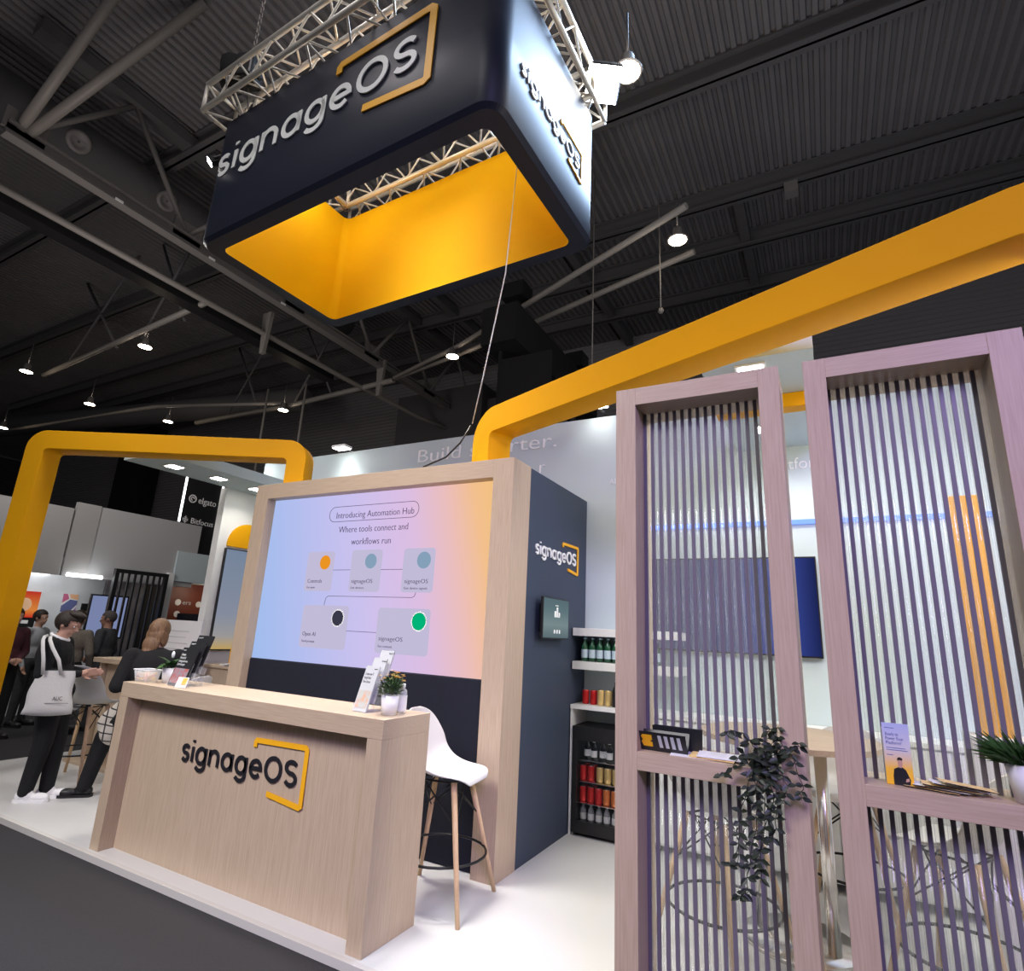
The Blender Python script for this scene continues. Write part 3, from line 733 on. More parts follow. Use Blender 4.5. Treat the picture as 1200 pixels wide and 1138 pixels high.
# ================================================================ stools
def shell_mesh():
    prof = [(.235, -.035), (.225, -.005), (.19, .005), (.12, -.008), (.03, -.018), (-.06, -.014), (-.13, .012), (-.175, .06), (-.20, .13), (-.222, .21), (-.242, .29), (-.252, .34), (-.255, .365)]
    hw = [.13, .185, .205, .215, .222, .232, .240, .238, .228, .210, .180, .135, .06]
    side = [0, .004, .012, .028, .045, .07, .095, .085, .055, .03, .015, .006, 0]
    fwd = [0, 0, 0, 0, 0, .0, .015, .045, .06, .055, .04, .02, 0]
    mb = MB(); nu = 14; vs = []
    for i in range(len(prof)):
        for j in range(nu + 1):
            u = -1 + 2 * j / nu
            vs.append((prof[i][0] + fwd[i] * abs(u) ** 2.2, u * hw[i], prof[i][1] + side[i] * abs(u) ** 2.4))
    fs = [(i * (nu + 1) + j, i * (nu + 1) + j + 1, (i + 1) * (nu + 1) + j + 1, (i + 1) * (nu + 1) + j) for i in range(len(prof) - 1) for j in range(nu)]
    mb.add(vs, fs, smooth=True)
    return mb
def make_stool(lab, loc, rz, group=None):
    t = thing('bar_stool', lab, 'stool', loc, rz, group)
    H = .72
    o = shell_mesh().build('seat_shell', M_SEAT, t, loc=(0, 0, H))
    sm = o.modifiers.new('sub', 'SUBSURF'); sm.levels = 1; sm.render_levels = 2
    so = o.modifiers.new('sol', 'SOLIDIFY'); so.thickness = .008
    for sx in (-1, 1):
        for sy in (-1, 1):
            MB().cyl((sx * .27, sy * .27, 0), (sx * .12, sy * .12, H - .03), .013, .019, seg=10).build('leg', M_LEG, t)
    mb = MB()
    for a, b in (((-1, -1), (-1, 1)), ((-1, 1), (1, 1)), ((1, 1), (1, -1)), ((1, -1), (-1, -1))):
        f = lambda s, z: (s[0] * (.27 - .15 * z / (H - .03)), s[1] * (.27 - .15 * z / (H - .03)), z)
        mb.cyl(f(a, .46), (b[0] * .10, b[1] * .10, H - .035), .005, seg=6); mb.cyl(f(b, .46), (a[0] * .10, a[1] * .10, H - .035), .005, seg=6)
        mb.cyl((a[0] * .12, a[1] * .12, H - .035), (b[0] * .12, b[1] * .12, H - .035), .006, seg=6)
    mb.build('wire_bracing', M_WIRE, t)
    R = (.27 - .15 * .27 / .69) * 1.36
    MB().tube([(R * cos(2 * pi * k / 28), R * sin(2 * pi * k / 28), .27) for k in range(28)], .008, 6, closed=True).build('foot_ring', M_WIRE, t)
    return t
st = make_stool('white shell stool with beech legs at the right end of the oak counter', (-2.235, 3.36, 0), radians(8))
dup(st, (-6.62, 3.40, 0), radians(118), 'white shell stool right behind the man with the tote bag', None)
dup(st, (-5.25, 3.42, 0), radians(200), 'white shell stool under the woman behind the counter', None)
dup(st, (-.60, 3.62, 0), radians(60), 'white stool left of the round table, behind the left divider', None)
dup(st, (.02, 4.62, 0), radians(-100), 'white stool seen in the gap between the two dividers', None)
dup(st, (.46, 3.75, 0), radians(150), 'white stool behind the lower pane of the right divider', None)
# round high table
t = thing('round_table', 'round oak high table on a chrome pole behind the dividers', 'table', (-.27, 4.1, 0))
MB().lathe([(.001, 1.08), (.50, 1.08), (.50, 1.05), (.001, 1.05)], seg=40, smooth=False).build('table_top', M_WOODH, t)
MB().cyl((.17, -.1, .02), (.17, -.1, 1.05), .035, seg=16).build('pole', M_CHROME, t)
MB().cyl((-.2, .05, .02), (-.2, .05, 1.05), .035, seg=16).build('pole', M_CHROME, t)
MB().lathe([(.001, .025), (.30, .02), (.31, 0), (.001, 0)], seg=32).build('base', M_CHROME, t)
# podium at the left, cabinet by the tall screen
t = thing('oak_podium', 'oak bar table standing behind the man at the left', 'bar table', (-7.0, 4.02, 0))
MB().box(-.42, .46, -.25, .2, 1.05, 1.10).build('table_top', M_WOODH, t, bevel=.002)
MB().box(-.36, -.32, -.2, .15, 0, 1.05).build('side_panel', M_WOODV, t); MB().box(-.30, .22, -.14, .15, 0, 1.05).build('body', M_WOODV, t)
MB().box(.36, .42, -.2, .15, .55, 1.05).build('side_panel', M_WOODV, t); MB().box(-.5, .5, -.3, .25, .0, .03).build('plinth', M_WOODH, t)
t = thing('oak_cabinet', 'oak cabinet below the tall screen left of the big screen block', 'cabinet', (-6.48, 4.93, 0))
MB().box(-.28, .30, -.26, .30, 0, 1.02).build('cabinet_body', M_WOODV, t, bevel=.002); MB().box(-.30, .32, -.28, .32, 1.021, 1.05).build('cabinet_top', M_WOODH, t, bevel=.002)
tag(MB().box(-6.60, -6.32, 4.9, 5.12, 1.051, 1.24).build('yellow_box', M_YEL, bevel=.004), 'yellow box standing on the oak cabinet by the tall screen', 'box')
mb = MB()
for i in range(5):
    M = Matrix.Translation((-6.45 + .05 * i, 4.76, 1.052 + .006 * i)) @ Matrix.Rotation(.3 * i - .5, 4, 'Z'); mb.box(-.1, .1, -.06, .06, 0, .005, 0, M)
tag(mb.build('loose_papers', M_PAPER), 'loose white papers lying in front of the yellow box', 'papers', kind='stuff')
MB2 = MB().lathe([(.001, 0), (.035, 0), (.05, .13), (.046, .13), (.032, .01), (.001, .01)], seg=18)
tag(MB2.build('paper_cup', M_PAPERG, loc=(-6.22, 4.90, 1.051)), 'grey cup at the right end of the oak cabinet', 'cup')
t = thing('lectern_board', 'white board with faint printed lines behind the brochures', 'board', (-6.95, 4.42, 0))
MB().box(-.42, .42, 0, .03, .75, 1.55).build('board', M_PAPER, t)
for i in range(6): MB().box(-.26, .2 - .05 * (i % 2), -.003, 0, 1.42 - i * .07, 1.428 - i * .07).build('printed_line', M_PAPERG, t)
MB().box(-.03, .03, .0, .03, 0, .75).build('stand', M_WHITE, t); MB().box(-.25, .25, -.12, .14, 0, .02).build('foot', M_WHITE, t)

# ================================================================ shelves, fridge, drinks
t = thing('drinks_cabinet', 'long white base cabinet with an open bay for the fridge', 'cabinet', (-2.04, 4.96, 0))
MB().box(0, .02, 0, .345, 0, .985).build('side_panel', M_WHITE, t); MB().box(.62, .64, 0, .345, 0, .985).build('side_panel', M_WHITE, t)
MB().box(0, 3.4, -.01, .345, .986, 1.02).build('worktop', M_WHITE, t, bevel=.002)
MB().box(.641, 3.38, .02, .345, .06, .985).build('cabinet_body', M_WHITE, t)
for i in range(4): MB().box(.66 + i * .68, 1.32 + i * .68, .0, .019, .08, .97).build('door', M_WHITE, t, bevel=.002)
for z, lab in ((1.602, 'upper white floating shelf above the green bottles'), (1.315, 'lower white floating shelf carrying green bottles')):
    tag(MB().box(-2.035, -1.1, 4.96, 5.305, z, z + .068).build('wall_shelf', M_WHITE, bevel=.002), lab, 'shelf')
t = thing('drinks_fridge', 'black glass door drinks fridge under the white worktop', 'fridge', (-1.72, 4.98, 0))
mb = MB(); mb.box(-.29, -.26, 0, .32, .03, .85); mb.box(.26, .29, 0, .32, .03, .85); mb.box(-.29, .29, 0, .32, .80, .85); mb.box(-.29, .29, 0, .32, .03, .09); mb.box(-.29, .29, .28, .32, .03, .85)
mb.build('fridge_body', M_BLACK, t)
mb = MB(); mb.box(-.29, -.25, -.035, -.003, .03, .85); mb.box(.25, .29, -.035, -.003, .03, .85); mb.box(-.25, .25, -.035, -.003, .74, .85); mb.box(-.25, .25, -.035, -.003, .03, .12)
dr = mb.build('fridge_door', M_BLACK, t); MB().box(-.25, .25, -.022, -.014, .12, .74).build('door_glass', mat('fridge_glass', (.02, .025, .03), .03, alpha=.12, spec=.7), dr)
for z in (.24, .405, .57): MB().box(-.255, .255, .02, .275, z, z + .006).build('wire_shelf', M_CHROME, t)
for x in (-.27, .27): MB().box(x - .02, x + .02, .02, .3, 0, .03).build('foot', M_BLACK, t)
MB().box(-.2, .2, .05, .25, .792, .799).build('interior_lamp', emis('fridge_lamp', (.9, .95, 1), 3), t)
M_RED = mat('red_can', (.60, .02, .02), .3, metal=.3); M_GOLD = mat('gold_can', (.75, .55, .22), .3, metal=.4); M_SILV = mat('silver_can', (.75, .76, .76), .3, metal=.5)
M_TIN = mat('tin_lid', (.7, .7, .7), .25, metal=.9); M_GREEN = mat('green_bottle_glass', (.015, .10, .045), .08, spec=.7); M_LABEL = mat('pale_blue_label', (.55, .68, .78), .5)
M_CAPB = mat('blue_cap', (.45, .6, .75), .4)
def can(lab, loc, m, grp, h=.12):
    t = thing('drink_can', lab, 'can', loc, 0, grp)
    MB().lathe([(.001, 0), (.026, 0), (.031, .008), (.031, h - .012), (.027, h - .002)], seg=16).build('can_body', m, t)
    MB().lathe([(.027, h - .002), (.027, h), (.023, h - .003), (.001, h - .003)], seg=16).build('lid', M_TIN, t)
    return t
def bottle(lab, loc, mg, ml, mc, grp, h=.205, r=.031):
    t = thing('water_bottle', lab, 'bottle', loc, 0, grp)
    MB().lathe([(.001, 0), (r, .002), (r, .62 * h), (r * .8, .72 * h), (r * .42, .84 * h), (r * .40, .95 * h)], seg=16).build('bottle_body', mg, t)
    MB().lathe([(r + .001, .15 * h), (r + .001, .50 * h)], seg=16).build('paper_label', ml, t)
    MB().lathe([(r * .45, .93 * h), (r * .47, h), (.001, h)], seg=12).build('cap', mc, t)
    return t
b0 = bottle('green water bottle with pale blue label on the lower white shelf', (-1.955, 5.06, 1.384), M_GREEN, M_LABEL, M_CAPB, 'green water bottles on the lower shelf')
for i in range(9):
    if i: dup(b0, (-1.955 + .072 * i, 5.06, 1.384))
for i in range(10): dup(b0, (-1.98 + .072 * i, 5.16, 1.384))
ca = can('red drink can on the white worktop at its left end', (-1.955, 5.10, 1.021), M_RED, 'red cans on the worktop'); dup(ca, (-1.88, 5.10, 1.021))
cg = can('gold and white drink can on the white worktop beside the red cans', (-1.805, 5.08, 1.021), M_GOLD, 'gold cans on the worktop', .13); dup(cg, (-1.735, 5.08, 1.021))
bottle('dark bottle on the white worktop right of the gold cans', (-1.665, 5.06, 1.021), M_BLACK, M_PAPERK, M_BLACK, None)
fr = can('red can on the middle shelves of the fridge', (-1.95, 5.06, .412), M_RED, 'red cans in the fridge')
for (x, y, z) in ((-1.88, 5.06, .412), (-1.95, 5.14, .412), (-1.88, 5.14, .412), (-1.95, 5.06, .247), (-1.88, 5.06, .247), (-1.81, 5.06, .247), (-1.95, 5.14, .247), (-1.88, 5.14, .247)): dup(fr, (x, y, z))
fg = can('gold can on the upper fridge shelf', (-1.80, 5.06, .412), M_GOLD, 'gold cans in the fridge')
for (x, y, z) in ((-1.73, 5.06, .412), (-1.66, 5.06, .412), (-1.59, 5.06, .412)): dup(fg, (x, y, z))
fo = can('orange red can on the second lowest fridge shelf', (-1.74, 5.06, .247), mat('orange_can', (.7, .2, .05), .3, metal=.3), 'orange cans in the fridge')
dup(fo, (-1.67, 5.06, .247))
fb = bottle('clear small bottle at the bottom of the fridge', (-1.95, 5.07, .091), M_CLEAR, M_PAPER, M_PAPER, 'clear bottles in the fridge', .14, .027)
for i in range(1, 6): dup(fb, (-1.95 + .07 * i, 5.07, .091))
ft = bottle('dark small bottle on the top fridge shelf', (-1.93, 5.10, .577), M_BLACK, M_PAPER, M_PAPER, 'small bottles on the top fridge shelf', .15, .027)
for i in range(1, 6): dup(ft, (-1.93 + .07 * i, 5.10 - .03 * (i % 2), .577))

# ================================================================ things on the counter
CT = 1.109
def leaf_blade(mb, p, d, L, w, up=Vector((0, 0, 1)), mi=0, droop=.25):
    p = Vector(p); d = Vector(d).normalized(); s = d.cross(up)
    if s.length < .01: s = Vector((1, 0, 0))
    s.normalize(); n = s.cross(d).normalized()
    q = [p, p + d * L * .35 + s * w / 2 + n * L * .03, p + d * L * .35 - n * L * .05, p + d * L * .35 - s * w / 2 + n * L * .03,
         p + d * L * .7 + s * w * .38 - n * L * droop * .3, p + d * L * .7 - n * L * (.05 + droop * .35), p + d * L * .7 - s * w * .38 - n * L * droop * .3, p + d * L - n * L * droop]
    mb.add(q, [(0, 1, 2), (0, 2, 3), (1, 4, 5, 2), (2, 5, 6, 3), (4, 7, 5), (5, 7, 6)], mi, False)
def pot(parent, r0, r1, h): 
    MB().lathe([(.001, 0), (r0, 0), (r1, h), (r1 - .005, h), (r1 - .01, h - .015), (.001, h - .015)], seg=24).build('pot', M_POT, parent)
# flowering plant
t = thing('potted_flowers', 'small white pot of orange flowers at the right end of the counter', 'plant', (-2.265, 2.775, CT))
pot(t, .036, .043, .088)
mb = MB(); fl = MB(); rn = random.Random(3)
for i in range(230):
    a = rn.uniform(0, 2 * pi); r = .058 * sqrt(rn.random()); z = .09 + rn.uniform(0, .095) * (1 - (r / .075) ** 2)
    leaf_blade(mb, (r * cos(a) * .8, r * sin(a) * .8, z), (cos(a), sin(a), rn.uniform(.2, 1.4)), .028, .009)
for i in range(30):
    a = rn.uniform(0, 2 * pi); r = .062 * sqrt(rn.random()); z = .175 + rn.uniform(0, .035) - r * .5
    mb.cyl((r * .5 * cos(a), r * .5 * sin(a), .1), (r * cos(a), r * sin(a), z), .0015, seg=4)
    for k in range(7):
        b = 2 * pi * k / 7 + a
        leaf_blade(fl, (r * cos(a), r * sin(a), z), (cos(b), sin(b), .45), .012, .008)
mb.build('foliage', M_LEAF2, t, fix=False); fl.build('blossoms', M_PETAL, t, fix=False); t.scale = (1.2, 1.2, 1.2)
# small bottle
t = thing('sanitizer_bottle', 'small clear bottle with a printed label beside the flower pot', 'bottle', (-2.262, 2.878, CT))
MB().lathe([(.001, 0), (.024, 0), (.025, .09), (.022, .103), (.012, .112), (.012, .118)], seg=18).build('bottle_body', M_CLEAR, t)
MB().lathe([(.0255, .012), (.0255, .08)], seg=18).build('paper_label', M_PAPER, t)
MB().lathe([(.014, .116), (.014, .132), (.001, .132)], seg=14).build('cap', M_PAPERG, t); t.scale = (1.25, 1.25, 1.25)
# brochure holders: tiers of leaning leaflets
def holder(lab, loc, rz, mpaper, mphoto, heads, w=.12, mtxt=M_WLOGO, tiers=3, hh=.28):
    q_ = hh / .21
    t = thing('brochure_holder', lab, 'brochure holder', loc, rz)
    mb = MB()
    tilt = radians(17)
    for k in range(tiers):
        M = Matrix.Translation((0, .052 * k, .045 * k)) @ Matrix.Rotation(-tilt, 4, 'X')
        mb.box(-w / 2, w / 2, -.004, -.002, 0, .05, 0, M); mb.box(-w / 2, w / 2, .010, .012, 0, .17, 0, M)
        mb.box(-w / 2 - .002, -w / 2, -.004, .05, 0, .05, 0, M); mb.box(w / 2, w / 2 + .002, -.004, .05, 0, .05, 0, M)
    mb.box(-w / 2, w / 2, -.004, .15, 0, .002)
    mb.box(-w / 2, w / 2, .148, .15, 0, .07)
    mb.build('acrylic_stand', M_ACR, t)
    for k in range(tiers):
        pass
        M = Matrix.Translation((0, .052 * k, .045 * k + .002)) @ Matrix.Rotation(-tilt, 4, 'X')
        mbp = MB(); 
        for j in range(5): mbp.box(-w / 2 + .004, w / 2 - .004, -.001 + j * .002, .0005 + j * .002, .0, hh - .001 * j, 0, M)
        lf = mbp.build('leaflet_stack', mpaper, t)
        r = M.to_3x3() @ Vector((1, 0, 0)); u = M.to_3x3() @ Vector((0, 0, 1)); n = r.cross(u)
        P = lambda a, b: tuple((M @ Vector((a, -.0012, b))))
        if k == 0:
            mm = MB(); quadpoly(mm, [(-w / 2 + .012, .02), (w / 2 - .012, .02), (w / 2 - .012, .095 * q_), (-w / 2 + .012, .095 * q_)], P(0, 0), r, u, 0, .0008); mm.build('cover_photo', mphoto, lf)
            for q, (s, wd) in enumerate(heads):
                text('cover_lettering', s, mtxt, lf, P(-w / 2 + .014, .165 * q_ - .018 * q * q_), r, u, width=wd, size=.018 * q_, ext=.0004)
        text('cover_lettering', 'signageOS', mtxt, lf, P(-w / 2 + .014 if mpaper is M_PAPERK else w / 2 - .045, .193 * q_), r, u, width=.03 if k == 0 else .05, size=.010 if k == 0 else .014, ext=.0004)
    return t
holder('tall clear holder of grey leaflets showing a picture, beside the orange flowers', (-2.455, 2.735, CT), radians(-8), M_PAPERG, M_PHOTO2, (('Create new IT', .075), ('Ready-Made', .06), ('Flow Server', .065)), w=.125, mtxt=M_KLOGO, hh=.265)
holder('tall clear holder of black leaflets with white lettering at the left of the counter', (-4.18, 2.70, CT), radians(0), M_PAPERK, M_PHOTO, (('Create', .05), ('Powerful', .065), ('Integrations', .10), ('Landscape', .085)), w=.19, hh=.275)
t = thing('card_holder', 'small clear holder with white and orange cards in front of the black leaflets', 'card holder', (-4.06, 2.66, CT), radians(12))
M = Matrix.Rotation(radians(-20), 4, 'X')
mb = MB(); mb.box(-.05, .05, -.004, -.002, 0, .03, 0, M); mb.box(-.05, .05, .008, .010, 0, .06, 0, M); mb.box(-.05, .05, 0, .05, 0, .002); mb.build('acrylic_stand', M_ACR, t)
mb = MB(); mb.box(-.045, .045, 0, .006, .003, .075, 0, M); cd = mb.build('cards', M_PAPER, t)
mb = MB(); mb.box(0, .04, -.001, 0, .02, .07, 0, M); mb.build('card_print', M_PETAL, cd)
# plant left
t = thing('potted_plant', 'small white pot of broad green leaves beside the sweets bowl', 'plant', (-4.42, 2.80, CT))
pot(t, .036, .047, .09)
mb = MB(); rn = random.Random(5)
for i in range(26):
    a = rn.uniform(0, 2 * pi); leaf_blade(mb, (0, 0, .085 + .02 * rn.random()), (cos(a), sin(a), rn.uniform(.15, 1.6)), rn.uniform(.06, .10), .036, droop=.35)
mb.build('foliage', M_LEAF2, t, fix=False)
MB().ball((0.0, 0, .17), (.010, .010, .022), 10, 8).build('white_bud', M_POT, t); t.scale = (1.2, 1.2, 1.2)
# sweets bowl
t = thing('sweets_box', 'clear plastic tub of wrapped sweets on the left end of the counter', 'tub', (-4.585, 2.73, CT))
mb = MB()
def tub(h0, h1, w0, w1, d0, d1, mb):
    a = rrect(-w0, w0, -d0, d0, .02, 4); b = rrect(-w1, w1, -d1, d1, .025, 4); o = len(mb.v); n = len(a)
    mb.v += [(x, y, h0) for x, y in a] + [(x, y, h1) for x, y in b]
    for i in range(n):
        j = (i + 1) % n; mb.f.append((o + i, o + j, o + n + j, o + n + i)); mb.mi.append(0); mb.sm.append(True)
    mb.f.append(tuple(o + i for i in range(n - 1, -1, -1))); mb.mi.append(0); mb.sm.append(False)
tub(0, .085, .075, .09, .05, .065, mb); o = mb.build('tub', M_CLEAR, t); so = o.modifiers.new('s', 'SOLIDIFY'); so.thickness = .002
mb = MB(); mb.box(-.092, .092, -.067, .067, .082, .087); mb.v = [v for v in mb.v]
rim = MB(); p = rrect(-.091, .091, -.066, .066, .025, 4); rim.tube([(a, b, .085) for a, b in p], .0035, 6, closed=True); rim.build('rim', M_PAPER, t)
mb = MB(); rn = random.Random(9)
for i in range(46):
    c = (rn.uniform(-.06, .06), rn.uniform(-.038, .038), .014 + rn.random() * .045); e = Matrix.Rotation(rn.uniform(0, 6), 3, 'Z') @ Matrix.Rotation(rn.uniform(0, 3), 3, 'X')
    mb.ball(c, (.013, .009, .008), 7, 5, rn.randrange(3), M=e)
tag_ = mb.build('wrapped_sweets', [M_PETAL, mat('pink_wrapper', (.75, .35, .30), .4), mat('cream_wrapper', (.85, .68, .5), .4)], t); tag_['kind'] = 'stuff'

# ================================================================ things on the divider shelves
SH = 1.1365
def tent(lab, x0, y, w, h, z, lean):
    t = thing('folded_leaflet', lab, 'leaflet', (x0, y, z), radians(-2))
    mb = MB(); a = radians(lean)
    mb.prism([(0, 0), (.0012, 0), (.0012 - h * sin(a), h * cos(a)), (-h * sin(a), h * cos(a))], 0, w, lambda p, q, hh: (hh, p, q))
    mb.prism([(0, 0), (.0012, 0), (.0012 + h * sin(a), h * cos(a)), (h * sin(a), h * cos(a))], 0, w, lambda p, q, hh: (hh, p, q))
    o = mb.build('leaflet_card', M_PAPERK, t); return t, o
t, o = tent('black folded leaflet with a yellow mark standing on the left divider shelf', -.775, 2.665, .215, .088, SH, 26)
a = radians(26); r = Vector((1, 0, 0)); u = Vector((0, -sin(a), cos(a)))
mb = MB(); quadpoly(mb, [(.03, .02), (.07, .02), (.07, .04), (.06, .046), (.07, .052), (.07, .074), (.03, .074), (.022, .064), (.03, .05), (.022, .04)], (0, 0, 0), r, u, .0005, .0012); mb.build('yellow_mark', M_YLOGO, o)
for i in range(4): mb = MB(); quadpoly(mb, [(.10 + .027 * i, .02), (.115 + .027 * i, .02), (.110 + .027 * i, .075), (.095 + .027 * i, .075)], (0, 0, 0), r, u, .0005, .001); mb.build('printed_lines', M_PAPERG, o)
t, o = tent('second black folded leaflet behind the one with the yellow mark', -.72, 2.715, .21, .10, SH, 8)
t = thing('open_booklet', 'open booklet lying beside the black leaflets on the left divider shelf', 'booklet', (-.48, 2.67, SH))
mb = MB()
for i, (dx, z, r0_) in enumerate(((-.06, .001, .05), (.02, .006, -.03), (.05, .012, .04))):
    M = Matrix.Translation((dx, 0, z)) @ Matrix.Rotation(r0_, 4, 'Z') @ Matrix.Rotation(.10, 4, 'X')
    mb.box(-.09, .09, -.045, .045, 0, .003, i % 2, M)
mb.build('pages', [M_PAPER, mat('yellow_page', (.85, .62, .25), .5)], t)
# trailing plant
t = thing('trailing_plant', 'dark trailing plant hanging from the right end of the left divider shelf', 'plant', (-.27, 2.66, SH))
mb = MB(); st_ = MB(); rn = random.Random(12)
def strand(pts):
    P = []
    for i in range(len(pts) - 1):
        a = Vector(pts[i]); b = Vector(pts[i + 1])
        for k in range(4): P.append(a.lerp(b, k / 4) + Vector((rn.uniform(-.006, .006), rn.uniform(-.004, .004), 0)))
    P.append(Vector(pts[-1])); st_.tube(P, .0016, 4)
    L = sum((P[i + 1] - P[i]).length for i in range(len(P) - 1)); n = int(L / .034); 
    for i in range(n):
        f = (i + .5) / n * (len(P) - 1); k = int(f); p = P[k].lerp(P[k + 1], f - k) if k + 1 < len(P) else P[-1]
        for s in (0, 1):
            a = rn.uniform(-.9, .9) + (pi if (i + s) % 2 else 0)
            leaf_blade(mb, p, (cos(a), -abs(sin(a)) * .8 - .1, rn.uniform(-.9, .35)), rn.uniform(.028, .042), rn.uniform(.015, .021), up=Vector((rn.uniform(-.5, .5), -1, .6)), droop=.2)
mb_pts = [
    [(0, 0, .03), (-.05, -.06, .12), (-.10, -.08, .13), (-.13, -.10, .11)], [(0, 0, .03), (.03, -.06, .14), (.07, -.07, .16)],
    [(0, 0, .03), (.06, -.07, .12), (.12, -.10, .06), (.14, -.10, -.03), (.135, -.10, -.08)], [(0, 0, .02), (.08, -.08, .08), (.13, -.10, .10), (.15, -.11, .12)],
    [(0, -.02, .02), (-.06, -.09, .05), (-.12, -.10, -.02), (-.15, -.10, -.04)], [(0, -.02, .02), (-.04, -.10, -.02), (-.07, -.10, -.14), (-.09, -.10, -.24), (-.10, -.10, -.33), (-.14, -.10, -.35)],
    [(0, -.02, .02), (-.01, -.10, -.02), (-.02, -.10, -.16), (-.05, -.10, -.30), (-.07, -.10, -.42), (-.10, -.10, -.45)],
    [(.02, -.02, .02), (.02, -.10, -.02), (.01, -.10, -.15), (-.01, -.10, -.28), (-.02, -.10, -.38)],
    [(.03, -.02, .02), (.05, -.10, -.02), (.05, -.10, -.14), (.03, -.10, -.24)], [(.02, -.02, .02), (.03, -.105, .0), (.04, -.105, -.10), (.0, -.105, -.2), (-.04, -.105, -.34)],
    [(0, -.03, .03), (-.03, -.1, .06), (-.02, -.11, -.06), (-.06, -.11, -.1)], [(0, -.03, .03), (.06, -.1, .03), (.09, -.11, -.04), (.07, -.11, -.10)]]
for s in mb_pts: strand(s)
for i in range(42):
    a = rn.uniform(0, 2 * pi); leaf_blade(mb, (rn.uniform(-.06, .08), rn.uniform(-.11, .0), rn.uniform(.01, .12)), (cos(a), -abs(sin(a)), rn.uniform(-.4, .8)), rn.uniform(.03, .045), .02, up=Vector((0, -1, .5)))
mb.build('leaves', M_LEAF, t, fix=False); st_.build('stems', M_LEAF, t); 
MB().lathe([(.001, 0), (.03, 0), (.036, .05), (.001, .05)], seg=14).build('pot', M_BLACK, t)
# right shelf leaflet with printed person
t = thing('standing_leaflet', 'upright leaflet with a man in black printed on yellow, on the right divider shelf', 'leaflet', (.145, 2.665, SH), radians(2))
g = bpy.data.materials.new('leaflet_print'); g.use_nodes = True; nt = g.node_tree; bs = nt.nodes['Principled BSDF']
tc = nt.nodes.new('ShaderNodeTexCoord'); sp = nt.nodes.new('ShaderNodeSeparateXYZ'); nt.links.new(tc.outputs['Object'], sp.inputs[0])
mr = nt.nodes.new('ShaderNodeMapRange'); mr.inputs['From Max'].default_value = .21; nt.links.new(sp.outputs[2], mr.inputs[0])
cr = nt.nodes.new('ShaderNodeValToRGB'); e = cr.color_ramp.elements; e[0].color = (.85, .45, .01, 1); e[1].color = (.42, .48, .70, 1)
e.new(.25).color = (.85, .48, .04, 1); e.new(.58).color = (.60, .58, .58, 1); nt.links.new(mr.outputs[0], cr.inputs[0]); nt.links.new(cr.outputs[0], bs.inputs['Base Color'])
o = MB().box(0, .083, 0, .0015, 0, .208).build('leaflet_card', g, t)
MB().box(.0, .083, .03, .031, 0, .19).build('card_back', M_PAPERG, t)
Zr = (1, 0, 0)
for s_, z_, w_ in (('Ready to', .165, .04), ('Power Your', .150, .055), ('Platform?', .135, .048)): text('cover_lettering', s_, mat('blue_ink', (.08, .12, .35), .5), o, (.008, -.0005, z_), Zr, Z1, width=w_, size=.016, ext=.0003)
for z_, w_ in ((.19, .03), (.122, .06), (.115, .065), (.098, .02)): MB().box(.008, .008 + w_, -.0006, 0, z_, z_ + .0022).build('printed_line', mat('blue_ink', (.08, .12, .35), .5), o)
mb = MB(); quadpoly(mb, [(.022, .0), (.070, .0), (.074, .02), (.068, .035), (.062, .052), (.052, .060), (.040, .060), (.026, .052), (.022, .03)], (0, 0, 0), Zr, Z1, .0002, .0010); mb.build('printed_shirt', M_PAPERK, o)
mb = MB(); quadpoly(mb, [(.041, .058), (.050, .058), (.053, .072), (.053, .084), (.047, .088), (.040, .084), (.039, .072)], (0, 0, 0), Zr, Z1, .0011, .0014); quadpoly(mb, [(.058, .012), (.070, .016), (.068, .026), (.060, .022)], (0, 0, 0), Zr, Z1, .0011, .0014); mb.build('printed_face', M_SKIN, o)
mb = MB(); quadpoly(mb, [(.038, .080), (.042, .084), (.053, .083), (.054, .090), (.046, .094), (.039, .091)], (0, 0, 0), Zr, Z1, .0015, .0018); mb.build('printed_hair', M_HAIRK, o)
t = thing('leaflet_fan', 'fan of open yellow and white leaflets lying on the right divider shelf', 'leaflets', (.33, 2.67, SH))
mb = MB()
for i in range(5):
    M = Matrix.Translation((-.05 + .025 * i, .005, .002 + .006 * i)) @ Matrix.Rotation(-.25 + .12 * i, 4, 'Z') @ Matrix.Rotation(.03 * i, 4, 'Y'); mb.box(-.08, .08, -.04, .04, 0, .0015, 0 if i % 2 else 1, M); mb.box(-.08, .08, -.041, -.04, -.0005, .002, 2, M)
mb.build('leaflets', [M_PAPER, MATS['yellow_page'], M_PAPERK], t)
t = thing('potted_grass', 'white pot of spiky green grass at the right end of the right divider shelf', 'plant', (.55, 2.665, SH))
pot(t, .045, .062, .12)
mb = MB(); rn = random.Random(8)
for i in range(420):
    a = rn.uniform(0, 2 * pi); r = .05 * sqrt(rn.random()); d = Vector((cos(a) * rn.uniform(.2, 1.2), sin(a) * rn.uniform(.2, 1.0), rn.uniform(.4, 1.3)))
    leaf_blade(mb, (r * cos(a), r * sin(a) * .9, .11), d, rn.uniform(.06, .13), .007, droop=.25)
mb.build('foliage', M_LEAF2, t, fix=False)
